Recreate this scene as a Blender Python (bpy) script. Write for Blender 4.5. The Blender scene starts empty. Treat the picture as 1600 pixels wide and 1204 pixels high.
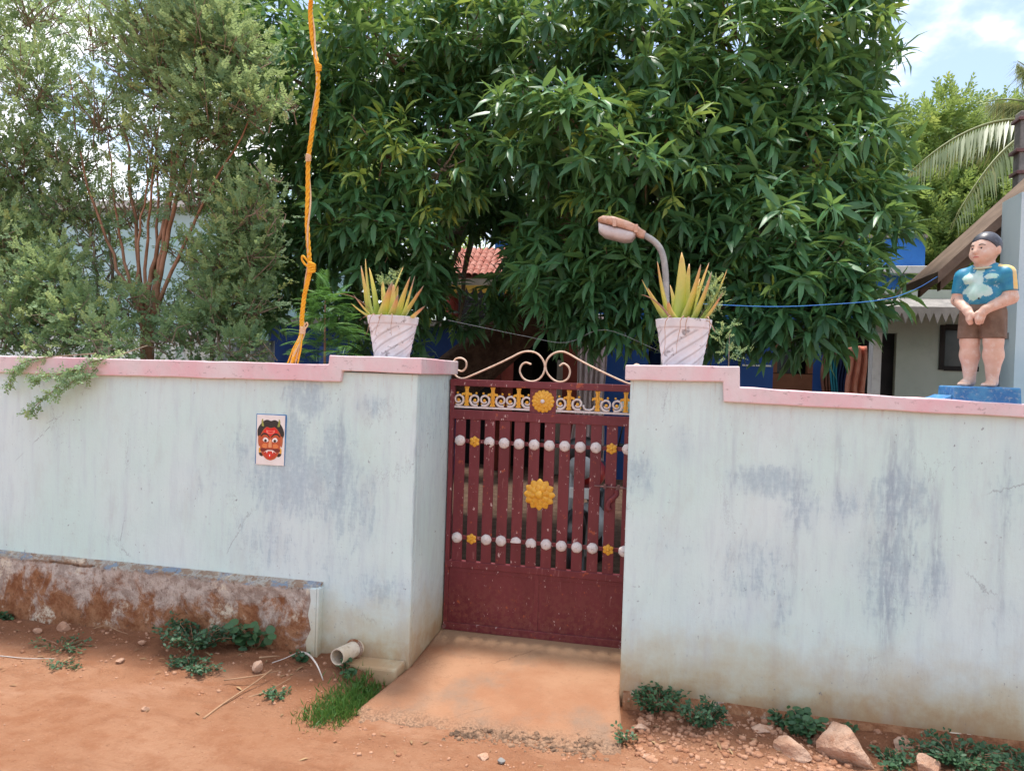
import bpy, bmesh, math, random
import numpy as np
from mathutils import Vector, Matrix

random.seed(7)
rng = np.random.default_rng(11)
SC = bpy.context.scene
COL = SC.collection
R_ = math.radians

# ------------------------------------------------------------------ camera
F = 1155.0                                   # focal length in photo pixels (photo 1600 x 1204)
CAM = np.array([0.0, -3.8, 1.62])
_yaw, _pit, _rol = R_(12.4), R_(-0.9), R_(1.89)
FW = np.array([-math.sin(_yaw) * math.cos(_pit), math.cos(_yaw) * math.cos(_pit), math.sin(_pit)])
_r0 = np.array([math.cos(_yaw), math.sin(_yaw), 0.0])
_u0 = np.cross(_r0, FW)
RT = _r0 * math.cos(_rol) + _u0 * math.sin(_rol)
UP = -_r0 * math.sin(_rol) + _u0 * math.cos(_rol)
cd = bpy.data.cameras.new('camera')
cam = bpy.data.objects.new('camera', cd)
COL.objects.link(cam)
cd.sensor_fit = 'HORIZONTAL'
cd.sensor_width = 36.0
cd.lens = F * 36.0 / 1600.0
cd.clip_start = 0.05
cd.clip_end = 2000
cam.matrix_world = Matrix(((RT[0], UP[0], -FW[0], CAM[0]), (RT[1], UP[1], -FW[1], CAM[1]),
                           (RT[2], UP[2], -FW[2], CAM[2]), (0, 0, 0, 1)))
SC.camera = cam


def PY(px, py, Y):
    """point on the vertical plane y = Y that photo pixel (px, py) looks at"""
    d = FW * F + RT * (px - 800) - UP * (py - 602)
    return CAM + d * ((Y - CAM[1]) / d[1])


def PZ(px, py, Z):
    d = FW * F + RT * (px - 800) - UP * (py - 602)
    return CAM + d * ((Z - CAM[2]) / d[2])


def PROJ(p):
    v = np.asarray(p) - CAM
    z = v @ FW
    return 800 + F * (v @ RT) / z, 602 - F * (v @ UP) / z, z


# ------------------------------------------------------------------ sky, sun, exposure
SUN_EL, SUN_AZ = 79.0, -18.0                 # azimuth measured from +Y (behind the wall), negative = towards -X
w = bpy.data.worlds.new('World')
SC.world = w
w.use_nodes = True
wn, wl = w.node_tree.nodes, w.node_tree.links
for n in list(wn):
    wn.remove(n)
w_out = wn.new('ShaderNodeOutputWorld')
w_bg = wn.new('ShaderNodeBackground')
w_sky = wn.new('ShaderNodeTexSky')
w_sky.sky_type = 'NISHITA'
w_sky.sun_disc = False
w_sky.sun_elevation = R_(SUN_EL)
w_sky.sun_rotation = R_(SUN_AZ)
w_sky.air_density = 1.0
w_sky.dust_density = 2.5
w_sky.ozone_density = 1.0
w_bg.inputs['Strength'].default_value = 0.15
w_tc = wn.new('ShaderNodeTexCoord')
w_sep = wn.new('ShaderNodeSeparateXYZ')
wl.new(w_tc.outputs['Generated'], w_sep.inputs[0])
w_zc = wn.new('ShaderNodeMath'); w_zc.operation = 'MAXIMUM'; w_zc.inputs[1].default_value = 0.0
wl.new(w_sep.outputs[2], w_zc.inputs[0])
w_za = wn.new('ShaderNodeMath'); w_za.operation = 'ADD'; w_za.inputs[1].default_value = 0.35
wl.new(w_zc.outputs[0], w_za.inputs[0])
w_dx = wn.new('ShaderNodeMath'); w_dx.operation = 'DIVIDE'
w_dy = wn.new('ShaderNodeMath'); w_dy.operation = 'DIVIDE'
wl.new(w_sep.outputs[0], w_dx.inputs[0]); wl.new(w_za.outputs[0], w_dx.inputs[1])
wl.new(w_sep.outputs[1], w_dy.inputs[0]); wl.new(w_za.outputs[0], w_dy.inputs[1])
w_cmb = wn.new('ShaderNodeCombineXYZ')
wl.new(w_dx.outputs[0], w_cmb.inputs[0]); wl.new(w_dy.outputs[0], w_cmb.inputs[1])
w_cmb.inputs[2].default_value = 5.3
w_noise = wn.new('ShaderNodeTexNoise')
w_noise.inputs['Scale'].default_value = 3.1
w_noise.inputs['Detail'].default_value = 9.0
w_noise.inputs['Roughness'].default_value = 0.52
wl.new(w_cmb.outputs[0], w_noise.inputs['Vector'])
w_ramp = wn.new('ShaderNodeValToRGB')
w_ramp.color_ramp.elements[0].position = 0.44
w_ramp.color_ramp.elements[1].position = 0.58
w_ramp.color_ramp.interpolation = 'EASE'
wl.new(w_noise.outputs['Fac'], w_ramp.inputs[0])
w_mix = wn.new('ShaderNodeMix'); w_mix.data_type = 'RGBA'
wl.new(w_ramp.outputs['Color'], w_mix.inputs[0])
wl.new(w_sky.outputs[0], w_mix.inputs[6])
w_mix.inputs[7].default_value = (6.6, 6.8, 7.0, 1)      # sunlit cloud radiance, before the strength
wl.new(w_mix.outputs[2], w_bg.inputs['Color'])
wl.new(w_bg.outputs[0], w_out.inputs[0])

sd = bpy.data.lights.new('sun', 'SUN')
sd.energy = 3.0
sd.angle = R_(7.0)
sd.color = (1.0, 0.95, 0.87)
sun = bpy.data.objects.new('sun', sd)
COL.objects.link(sun)
_sv = Vector((math.sin(R_(SUN_AZ)) * math.cos(R_(SUN_EL)), math.cos(R_(SUN_AZ)) * math.cos(R_(SUN_EL)), math.sin(R_(SUN_EL))))
sun.rotation_euler = _sv.to_track_quat('Z', 'Y').to_euler()
sun.location = (0, 0, 12)

vs = SC.view_settings
vs.view_transform = 'Standard'
vs.look = 'None'
vs.gamma = 1.0
vs.exposure = 0.90
vs.use_curve_mapping = False
SC.cycles.use_denoising = True
SC.cycles.max_bounces = 5
SC.cycles.diffuse_bounces = 3
SC.cycles.glossy_bounces = 2
SC.cycles.transmission_bounces = 3
SC.cycles.transparent_max_bounces = 8


# ------------------------------------------------------------------ node helper
def S(r, g, b):
    def c(v):
        v /= 255.0
        return v / 12.92 if v <= 0.04045 else ((v + 0.055) / 1.055) ** 2.4
    return (c(r), c(g), c(b), 1.0)


def C3(r, g, b):
    return (r, g, b, 1.0)


class Mat:
    def __init__(s, name, rough=0.6, spec=0.4, metallic=0.0):
        s.m = bpy.data.materials.new(name)
        s.m.use_nodes = True
        s.N = s.m.node_tree.nodes
        s.L = s.m.node_tree.links
        s.b = s.N['Principled BSDF']
        s.out = s.N['Material Output']
        s.b.inputs['Roughness'].default_value = rough
        s.b.inputs['Specular IOR Level'].default_value = spec
        s.b.inputs['Metallic'].default_value = metallic
        s._pos = None

    def put(s, inp, v):
        if isinstance(v, bpy.types.NodeSocket):
            s.L.new(v, inp)
        else:
            inp.default_value = v

    def pos(s):
        if s._pos is None:
            s._pos = s.N.new('ShaderNodeNewGeometry').outputs['Position']
        return s._pos

    def obj(s):
        return s.N.new('ShaderNodeTexCoord').outputs['Object']

    def attr(s, name):
        n = s.N.new('ShaderNodeAttribute')
        n.attribute_name = name
        return n.outputs['Fac']

    def rnd(s):
        return s.N.new('ShaderNodeObjectInfo').outputs['Random']

    def sep(s, v):
        n = s.N.new('ShaderNodeSeparateXYZ')
        s.L.new(v, n.inputs[0])
        return n.outputs

    def mapv(s, v, scale=(1, 1, 1), loc=(0, 0, 0)):
        n = s.N.new('ShaderNodeMapping')
        s.L.new(v, n.inputs[0])
        n.inputs['Scale'].default_value = scale
        n.inputs['Location'].default_value = loc
        return n.outputs[0]

    def noise(s, v, scale, detail=4, rough=0.55, dist=0.0):
        n = s.N.new('ShaderNodeTexNoise')
        s.L.new(v, n.inputs['Vector'])
        n.inputs['Scale'].default_value = scale
        n.inputs['Detail'].default_value = detail
        n.inputs['Roughness'].default_value = rough
        n.inputs['Distortion'].default_value = dist
        return n.outputs['Fac']

    def voro(s, v, scale, feature='F1'):
        n = s.N.new('ShaderNodeTexVoronoi')
        n.feature = feature
        s.L.new(v, n.inputs['Vector'])
        n.inputs['Scale'].default_value = scale
        return n.outputs['Distance']

    def math(s, op, a, b=0.0, clamp=False):
        n = s.N.new('ShaderNodeMath')
        n.operation = op
        n.use_clamp = clamp
        s.put(n.inputs[0], a)
        s.put(n.inputs[1], b)
        return n.outputs[0]

    def math_vec(s, v, f):
        n = s.N.new('ShaderNodeVectorMath'); n.operation = 'MULTIPLY_ADD'
        c = s.N.new('ShaderNodeCombineXYZ')
        for k in range(3): s.L.new(f, c.inputs[k])
        s.L.new(c.outputs[0], n.inputs[0]); n.inputs[1].default_value = (.3, .3, .3); s.L.new(v, n.inputs[2])
        return n.outputs[0]

    def step(s, v, lo, hi, smooth=True):
        n = s.N.new('ShaderNodeMapRange')
        n.interpolation_type = 'SMOOTHSTEP' if smooth else 'LINEAR'
        s.put(n.inputs['Value'], v)
        n.inputs['From Min'].default_value = lo
        n.inputs['From Max'].default_value = hi
        return n.outputs[0]

    def mix(s, f, a, b):
        n = s.N.new('ShaderNodeMix')
        n.data_type = 'RGBA'
        s.put(n.inputs[0], f)
        s.put(n.inputs[6], a)
        s.put(n.inputs[7], b)
        return n.outputs[2]

    def bump(s, h, strength=0.3, dist=0.01):
        n = s.N.new('ShaderNodeBump')
        n.inputs['Strength'].default_value = strength
        n.inputs['Distance'].default_value = dist
        s.put(n.inputs['Height'], h)
        s.L.new(n.outputs[0], s.b.inputs['Normal'])

    def color(s, v):
        s.put(s.b.inputs['Base Color'], v)
        return s

    def rough(s, v):
        s.put(s.b.inputs['Roughness'], v)


def varied(name, a, b, scale=6, rough=0.7, spec=0.3, bump=0.0, bscale=60, bd=0.004, local=False, dirt=None, dirt_amt=0.5):
    """general weathered material: two tones by noise, optional dirt blotches, fine bump"""
    m = Mat(name, rough, spec)
    v = m.obj() if local else m.pos()
    c = m.mix(m.step(m.noise(v, scale, 6, 0.6), 0.35, 0.65), a, b)
    if dirt:
        d = m.step(m.noise(v, scale * 2.7, 7, 0.7), 0.5, 0.72)
        c = m.mix(m.math('MULTIPLY', d, dirt_amt), c, dirt)
    m.color(c)
    if bump:
        m.bump(m.noise(v, bscale, 5, 0.65), bump, bd)
    return m.m


# ------------------------------------------------------------------ objects helper
def wloc(o):
    v = Vector((0, 0, 0))
    while o is not None:
        v += o.location
        o = o.parent
    return v


def tag(o, label=None, cat=None, group=None, kind=None):
    if label: o['label'] = label
    if cat: o['category'] = cat
    if group: o['group'] = group
    if kind: o['kind'] = kind
    return o


def thing(name, label, cat, loc=(0, 0, 0), group=None):
    o = bpy.data.objects.new(name, None)
    o.empty_display_size = 0.1
    o.location = tuple(float(c) for c in loc)
    COL.objects.link(o)
    return tag(o, label, cat, group)


def link_mesh(name, me, mat, parent=None):
    o = bpy.data.objects.new(name, me)
    if mat is not None and not me.materials:
        me.materials.append(mat)
    COL.objects.link(o)
    if parent is not None:
        o.parent = parent
    return o


class MB:
    """collects shapes in world coordinates; build() links them as ONE mesh object"""
    def __init__(s):
        s.v, s.f = [], []

    def add(s, v, f):
        o = len(s.v)
        s.v += [tuple(float(c) for c in p) for p in v]
        s.f += [tuple(o + i for i in q) for q in f]
        return s

    def box(s, x0, x1, y0, y1, z0, z1):
        v = [(x0, y0, z0), (x1, y0, z0), (x1, y1, z0), (x0, y1, z0), (x0, y0, z1), (x1, y0, z1), (x1, y1, z1), (x0, y1, z1)]
        return s.add(v, [(0, 3, 2, 1), (4, 5, 6, 7), (0, 1, 5, 4), (1, 2, 6, 5), (2, 3, 7, 6), (3, 0, 4, 7)])

    def tube(s, path, r, n=8, caps=True, flat=1.0):
        P = [np.array(p, float) for p in path]
        k = len(P)
        rr = r if hasattr(r, '__len__') else [r] * k
        T = []
        for i in range(k):
            t = P[min(i + 1, k - 1)] - P[max(i - 1, 0)]
            T.append(t / (np.linalg.norm(t) + 1e-12))
        a = np.array([0, 0, 1.0]) if abs(T[0][2]) < 0.9 else np.array([1.0, 0, 0])
        nrm = a - T[0] * (a @ T[0]); nrm /= np.linalg.norm(nrm)
        vs_, fs = [], []
        for i in range(k):
            nrm = nrm - T[i] * (nrm @ T[i]); nrm /= (np.linalg.norm(nrm) + 1e-12)
            b = np.cross(T[i], nrm)
            for j in range(n):
                an = 2 * math.pi * j / n
                vs_.append(P[i] + rr[i] * (math.cos(an) * nrm + flat * math.sin(an) * b))
        for i in range(k - 1):
            for j in range(n):
                j2 = (j + 1) % n
                fs.append((i * n + j, i * n + j2, (i + 1) * n + j2, (i + 1) * n + j))
        if caps:
            fs.append(tuple(range(n - 1, -1, -1)))
            fs.append(tuple((k - 1) * n + j for j in range(n)))
        return s.add(vs_, fs)

    def prism(s, poly, y0, y1):
        """polygon in (x, z), extruded along y; y0 is the front"""
        n = len(poly)
        v = [(x, y0, z) for x, z in poly] + [(x, y1, z) for x, z in poly]
        ar = sum(poly[i][0] * poly[(i + 1) % n][1] - poly[(i + 1) % n][0] * poly[i][1] for i in range(n))
        fr = tuple(range(n)); bk = tuple(range(2 * n - 1, n - 1, -1))
        fs = [fr, bk] + [((i + 1) % n, i, n + i, n + (i + 1) % n) for i in range(n)]
        if ar < 0:
            fs = [tuple(reversed(q)) for q in fs]
        return s.add(v, fs)

    def lathe(s, prof, c, n=24, axis='z', cap=True):
        """prof: (r, h) pairs; axis 'z' or '-y' (h grows towards the viewer)"""
        vs_, fs = [], []
        for r, h in prof:
            for j in range(n):
                a = 2 * math.pi * j / n
                if axis == 'z':
                    vs_.append((c[0] + r * math.cos(a), c[1] + r * math.sin(a), c[2] + h))
                else:
                    vs_.append((c[0] + r * math.cos(a), c[1] - h, c[2] + r * math.sin(a)))
        k = len(prof)
        for i in range(k - 1):
            for j in range(n):
                j2 = (j + 1) % n
                fs.append((i * n + j, i * n + j2, (i + 1) * n + j2, (i + 1) * n + j))
        if cap:
            fs.append(tuple(range(n - 1, -1, -1)))
            fs.append(tuple((k - 1) * n + j for j in range(n)))
        return s.add(vs_, fs)

    def ball(s, c, r, nu=10, nv=7, sc=(1, 1, 1)):
        vs_, fs = [], []
        for i in range(nv + 1):
            t = math.pi * i / nv
            for j in range(nu):
                a = 2 * math.pi * j / nu
                vs_.append((c[0] + sc[0] * r * math.sin(t) * math.cos(a), c[1] + sc[1] * r * math.sin(t) * math.sin(a), c[2] + sc[2] * r * math.cos(t)))
        for i in range(nv):
            for j in range(nu):
                j2 = (j + 1) % nu
                fs.append((i * nu + j, (i + 1) * nu + j, (i + 1) * nu + j2, i * nu + j2))
        return s.add(vs_, fs)

    def build(s, name, mat, parent=None, smooth=False, bevel=0.0, seg=2, clean=False):
        me = bpy.data.meshes.new(name)
        off = wloc(parent)
        v = [(p[0] - off.x, p[1] - off.y, p[2] - off.z) for p in s.v]
        me.from_pydata(v, [], s.f)
        me.update()
        if bevel or clean:
            bm = bmesh.new(); bm.from_mesh(me)
            bmesh.ops.remove_doubles(bm, verts=bm.verts, dist=1e-5)
            if bevel:
                eds = [e for e in bm.edges if len(e.link_faces) == 2 and e.calc_face_angle(0) > 0.5]
                bmesh.ops.bevel(bm, geom=eds, offset=bevel, segments=seg, affect='EDGES', profile=0.5, clamp_overlap=True)
            bmesh.ops.recalc_face_normals(bm, faces=bm.faces)
            bm.to_mesh(me); bm.free()
        if smooth:
            me.polygons.foreach_set('use_smooth', [True] * len(me.polygons))
        return link_mesh(name, me, mat, parent)


def mass_mesh(name, tv, tf, mats, locs, tone, mat, parent=None, smooth=False):
    """N transformed copies of a small template joined into one mesh, with a per-copy 'tone' attribute"""
    tv = np.asarray(tv, float)
    Nn, k = len(locs), len(tv)
    off = np.array(wloc(parent))
    V = np.einsum('nij,kj->nki', mats, tv) + (np.asarray(locs) - off)[:, None, :]
    lt = np.array([len(q) for q in tf]); li = np.array([i for q in tf for i in q])
    nl = len(li)
    me = bpy.data.meshes.new(name)
    me.vertices.add(Nn * k)
    me.vertices.foreach_set('co', V.astype(np.float32).ravel())
    me.loops.add(Nn * nl)
    me.loops.foreach_set('vertex_index', (li[None, :] + (np.arange(Nn) * k)[:, None]).astype(np.int32).ravel())
    me.polygons.add(Nn * len(tf))
    st = np.concatenate([[0], np.cumsum(lt)[:-1]])
    me.polygons.foreach_set('loop_start', (st[None, :] + (np.arange(Nn) * nl)[:, None]).astype(np.int32).ravel())
    me.update(calc_edges=True)
    me.validate()
    at = me.attributes.new('tone', 'FLOAT', 'POINT')
    at.data.foreach_set('value', np.repeat(np.asarray(tone, np.float32), k))
    if smooth:
        me.polygons.foreach_set('use_smooth', [True] * len(me.polygons))
    return link_mesh(name, me, mat, parent)


def frames(d, up=None):
    """N x 3 x 3 matrices, columns (x = d, y, z as near up as possible)"""
    d = d / np.linalg.norm(d, axis=1, keepdims=True)
    if up is None:
        up = np.tile([0, 0, 1.0], (len(d), 1))
    y = np.cross(up, d)
    y /= (np.linalg.norm(y, axis=1, keepdims=True) + 1e-9)
    z = np.cross(d, y)
    return np.stack([d, y, z], axis=2)


def rand_dirs(n):
    v = rng.normal(size=(n, 3))
    return v / np.linalg.norm(v, axis=1, keepdims=True)


def vnoise(x, y, seed=0):
    """smooth value noise on numpy arrays"""
    x = np.asarray(x, float); y = np.asarray(y, float)
    xi = np.floor(x).astype(np.int64); yi = np.floor(y).astype(np.int64)
    fx = x - xi; fy = y - yi
    fx = fx * fx * (3 - 2 * fx); fy = fy * fy * (3 - 2 * fy)

    def h(a, b):
        t = np.sin(a * 127.1 + b * 311.7 + seed * 74.7) * 43758.5453
        return t - np.floor(t)
    return (h(xi, yi) * (1 - fx) + h(xi + 1, yi) * fx) * (1 - fy) + (h(xi, yi + 1) * (1 - fx) + h(xi + 1, yi + 1) * fx) * fy


def fbm(x, y, seed=0, oct=4):
    s = 0; a = 0.5
    for i in range(oct):
        s = s + a * (vnoise(x * 2 ** i, y * 2 ** i, seed + i) - 0.5)
        a *= 0.5
    return s


def catmull(P, n=8):
    P = [np.array(p, float) for p in P]
    Q = [2 * P[0] - P[1]] + P + [2 * P[-1] - P[-2]]
    out = []
    for i in range(1, len(Q) - 2):
        for k in range(n):
            t = k / n
            a, b, c, d = Q[i - 1], Q[i], Q[i + 1], Q[i + 2]
            out.append(0.5 * ((2 * b) + (-a + c) * t + (2 * a - 5 * b + 4 * c - d) * t * t + (-a + 3 * b - 3 * c + d) * t ** 3))
    out.append(P[-1])
    return out


# ------------------------------------------------------------------ materials
def make_wall_paint(name, patches, drips, tint=(0, 0, 0)):
    m = Mat(name, 0.75, 0.25)
    p = m.pos()
    x, y, z = m.sep(p)
    streak = m.mapv(p, (1, 1, 0.13))
    n_big = m.noise(p, 1.3, 3, 0.5)
    n_st = m.noise(streak, 16, 8, 0.68)
    n_st2 = m.noise(streak, 55, 5, 0.65)
    n_f = m.noise(p, 42, 7, 0.7)
    n_sc = m.noise(m.mapv(p, (1, 1, 0.35)), 26, 9, 0.75, 0.6)
    c = m.mix(m.step(n_big, 0.3, 0.7), C3(0.555, 0.735, 0.71), C3(0.62, 0.745, 0.755))
    c = m.mix(m.math('MULTIPLY', m.step(n_st, 0.45, 0.72), 0.42), c, C3(0.46, 0.55, 0.61))
    # rubbed patches where the old blue coat shows through
    acc = None
    for (cx, cz, rx, rz, s) in patches:
        dx = m.math('DIVIDE', m.math('SUBTRACT', x, cx), rx * 1.35)
        dz = m.math('DIVIDE', m.math('SUBTRACT', z, cz), rz * 1.3)
        d2 = m.math('ADD', m.math('MULTIPLY', dx, dx), m.math('MULTIPLY', dz, dz))
        f = m.math('MULTIPLY', m.math('SUBTRACT', 1.0, d2, True), s)
        acc = f if acc is None else m.math('MAXIMUM', acc, f)
    base_scuff = m.math('MULTIPLY', m.step(n_big, 0.48, 0.75), 0.38)
    acc = m.math('MAXIMUM', acc, base_scuff)
    th = m.math('ADD', m.math('MULTIPLY', acc, 0.27), m.math('MULTIPLY', n_sc, 0.62))
    th = m.math('ADD', th, m.math('MULTIPLY', n_st2, 0.30))
    n_h = m.noise(m.mapv(p, (.22, 1, 1.5)), 34, 7, .72)
    th = m.math('ADD', th, m.math('MULTIPLY', m.math('SUBTRACT', n_h, .5), .22))
    blue = m.step(th, 0.575, 0.715)
    blue = m.math('MULTIPLY', blue, m.math('MULTIPLY', m.step(acc, 0.0, 0.55), 0.38))
    bc = m.mix(m.step(n_f, 0.4, 0.65), C3(0.17, 0.29, 0.40), C3(0.34, 0.47, 0.55))
    soft = m.math('MULTIPLY', m.step(m.math('ADD', m.math('MULTIPLY', acc, .35), m.math('MULTIPLY', m.noise(m.mapv(p, (1, 1, .4), (5, 0, 2)), 4.5, 6, .62), .8)),   .40, .80), .24)
    c = m.mix(soft, c, C3(0.34, 0.43, 0.55))
    c = m.mix(blue, c, bc)
    crk = m.math('MULTIPLY', m.math('SUBTRACT', 1.0, m.step(m.voro(m.mapv(m.math_vec(p, n_sc), (1, 1, .55)), 2.6, 'DISTANCE_TO_EDGE'), .0, .008)), m.step(m.noise(p, 2.3, 3, .5), .54, .62))
    c = m.mix(m.math('MULTIPLY', crk, .55), c, C3(.16, .18, .22))
    # long dark run-off streaks
    acc2 = None
    for (cx, wd, z0, z1, s) in drips:
        jx = m.math('ADD', m.math('SUBTRACT', x, cx), m.math('MULTIPLY', m.math('SUBTRACT', n_st, 0.5), 0.05))
        dx = m.math('DIVIDE', jx, wd)
        f = m.math('SUBTRACT', 1.0, m.math('MULTIPLY', dx, dx), True)
        f = m.math('MULTIPLY', f, m.math('MULTIPLY', m.step(z, z0, z0 + 0.25), m.math('SUBTRACT', 1.0, m.step(z, z1 - 0.15, z1 + 0.05))))
        f = m.math('MULTIPLY', f, s)
        acc2 = f if acc2 is None else m.math('MAXIMUM', acc2, f)
    dr = m.math('MULTIPLY', acc2, m.step(m.math('ADD', n_st2, m.math('MULTIPLY', n_sc, 0.5)), 0.55, 0.85))
    c = m.mix(m.math('MULTIPLY', dr, .5), c, C3(0.25, 0.30, 0.38))
    # fine rusty drips under the coping
    dn = m.noise(m.mapv(p, (1, 1, 0.03)), 42, 3, 0.6)
    dm = m.math('MULTIPLY', m.math('MULTIPLY', m.step(dn, 0.52, 0.70), m.step(n_sc, .42, .62)), m.step(m.math('ADD', z, m.math('MULTIPLY', n_st, .35)), 1.50, 1.80))
    c = m.mix(m.math('MULTIPLY', dm, 0.55), c, C3(0.40, 0.33, 0.27))
    # rain-splashed earth low on the wall
    lo = m.math('ADD', z, m.math('MULTIPLY', m.math('SUBTRACT', m.noise(p, 5, 6, 0.65), 0.5), 0.42))
    mud = m.math('SUBTRACT', 1.0, m.step(lo, 0.05, 0.46))
    c = m.mix(m.math('MULTIPLY', mud, 0.85), c, C3(0.46, 0.37, 0.22))
    mud2 = m.math('SUBTRACT', 1.0, m.step(m.math('ADD', lo, m.math('MULTIPLY', m.noise(p, 18, 6, 0.7), 0.12)), 0.03, 0.24))
    c = m.mix(m.math('MULTIPLY', mud2, 0.7), c, C3(0.36, 0.19, 0.08))
    # flecks and chips
    sp = m.step(m.noise(m.mapv(p, (1, 1, .7)), 52, 5, 0.68), 0.615, 0.665)
    sp = m.math('MULTIPLY', sp, m.step(m.noise(p, 4.1, 4, 0.6), 0.46, 0.62))
    c = m.mix(m.math('MULTIPLY', sp, 0.75), c, C3(0.14, 0.15, 0.19))
    gr_ = m.step(m.noise(m.mapv(p, (1, 1, .45), (9, 0, 4)), 5.5, 8, .72), .48, .68)
    c = m.mix(m.math('MULTIPLY', gr_, .22), c, C3(.42, .44, .44))
    m.color(c)
    m.bump(m.math('ADD', m.math('MULTIPLY', n_f, 0.6), m.math('ADD', m.math('MULTIPLY', n_st2, 0.5), m.math('MULTIPLY', m.noise(p, 6, 4, 0.5), 1.2))), 0.35, 0.008)
    return m.m


M = {}
M['wall_l'] = make_wall_paint('wall_paint_west',
    [(-2.02, 1.45, .16, .14, 1.0), (-2.08, 1.18, .10, .28, 1.0), (-2.05, 0.98, .36, .24, .95), (-2.42, 1.10, .12, .22, .6), (-1.83, 1.02, .16, .36, .9),
     (-1.72, .86, .22, .30, .7), (-1.62, 1.42, .10, .08, .8), (-2.25, .62, .3, .2, .6), (-1.55, .42, .22, .14, .7), (-2.6, .95, .25, .2, .45), (-1.85, .55, .25, .2, .5)],
    [(-1.80, .03, .75, 1.5, .7), (-2.43, .02, .9, 1.45, .45), (-1.36, .012, .45, 1.3, .9)])
M['wall_r'] = make_wall_paint('wall_paint_east',
    [(.47, 1.14, .20, .09, 1.0), (.62, 1.02, .10, .14, .8), (-.16, 1.14, .10, .14, .8), (.42, .70, .22, .2, .65), (1.05, 1.08, .16, .18, .9), (1.02, .75, .16, .32, .8),
     (.80, 1.05, .1, .12, .7), (1.22, .72, .08, .2, .8), (.3, .5, .25, .25, .45), (.0, .78, .35, .1, .4), (1.5, 1.1, .1, .25, .5), (.55, .55, .06, .2, .7), (1.5, .6, .15, .2, .4), (.05, 1.3, .1, .1, .5)],
    [(1.02, .05, .25, 1.45, .95), (1.09, .03, .45, 1.5, .7), (.78, .025, .95, 1.46, .6), (.6, .02, .45, 1.3, .6), (1.22, .03, .5, 1.2, .7), (1.5, .02, .4, 1.4, .5), (.3, .015, .9, 1.42, .4)])
M['wall_in'] = make_wall_paint('wall_paint_jamb',
    [(-1.36, 1.35, .5, .3, .5), (-1.36, .95, .5, .25, .4), (-1.36, .3, .5, .2, .45)], [(-1.36, .5, .2, 1.5, .15)])


def make_cap():
    m = Mat('coping_paint', 0.7, 0.3)
    p = m.pos()
    n1 = m.noise(m.mapv(p, (1, 1, .6)), 2.2, 5, 0.6)
    n2 = m.noise(m.mapv(p, (1, 1, .3)), 30, 6, 0.7)
    c = m.mix(m.step(n1, 0.36, 0.66), C3(0.72, 0.44, 0.48), C3(0.70, 0.62, 0.635))
    c = m.mix(m.math('MULTIPLY', m.step(m.noise(p, 1.1, 3, .5), .5, .7), .5), c, C3(0.76, 0.43, 0.42))
    c = m.mix(m.math('MULTIPLY', m.step(n2, 0.52, 0.78), 0.55), c, C3(0.62, 0.52, 0.52))
    sp = m.step(m.noise(m.mapv(p, (.5, 1, 1)), 48, 6, 0.7), 0.59, 0.66)
    c = m.mix(m.math('MULTIPLY', m.step(m.noise(p, 6, 6, .7), .50, .66), .4), c, C3(.58, .50, .50))
    c = m.mix(m.math('MULTIPLY', sp, 0.55), c, C3(0.30, 0.22, 0.22))
    m.color(c)
    m.bump(m.math('ADD', m.noise(p, 40, 6, 0.7), m.noise(p, 9, 3, .5)), 0.3, 0.006)
    return m.m


M['cap'] = make_cap()


def make_foundation():
    m = Mat('peeled_foundation', 0.95, 0.1)
    p = m.pos()
    x, y, z = m.sep(p)
    n1 = m.noise(m.mapv(p, (1, 1, .8)), 6, 9, 0.72, 0.5)
    n2 = m.noise(p, 17, 8, 0.72)
    n3 = m.noise(m.mapv(p, (1, 1, 1.0), (3, 1, 8)), 3.2, 6, 0.65)
    c = m.mix(m.step(n2, 0.35, 0.65), C3(0.22, 0.088, 0.042), C3(0.36, 0.185, 0.10))
    hi = m.math('ADD', n1, m.math('MULTIPLY', m.math('SUBTRACT', z, 0.22), 0.75))
    c = m.mix(m.math('MULTIPLY', m.step(hi, 0.435, 0.57), 0.85), c, m.mix(m.step(n2, .4, .6), C3(0.36, 0.30, 0.26), C3(0.56, 0.50, 0.45)))
    lg = m.math('MULTIPLY', m.step(m.math('ADD', z, m.math('MULTIPLY', m.math('SUBTRACT', n1, .5), .10)), .372, .392), m.step(n2, .36, .52))
    c = m.mix(m.math('MULTIPLY', lg, .8), c, m.mix(m.step(m.noise(m.mapv(p, (.5, 1, 1)), 15, 7, .7), .53, .58), m.mix(m.step(n2, .45, .55), C3(.46, .50, .46), C3(.26, .17, .11)), C3(.17, .27, .38)))
    c = m.mix(m.math('MULTIPLY', m.step(n3, 0.55, 0.62), m.step(n2, .45, .6)), c, C3(0.68, 0.60, 0.48))
    c = m.mix(m.math('MULTIPLY', m.step(m.noise(p, 33, 5, .7), .58, .68), .7), c, C3(0.13, 0.075, 0.05))
    m.color(c)
    m.bump(m.math('ADD', n1, m.math('MULTIPLY', n2, 0.7)), 0.9, 0.03)
    return m.m


M['foundation'] = make_foundation()


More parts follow.
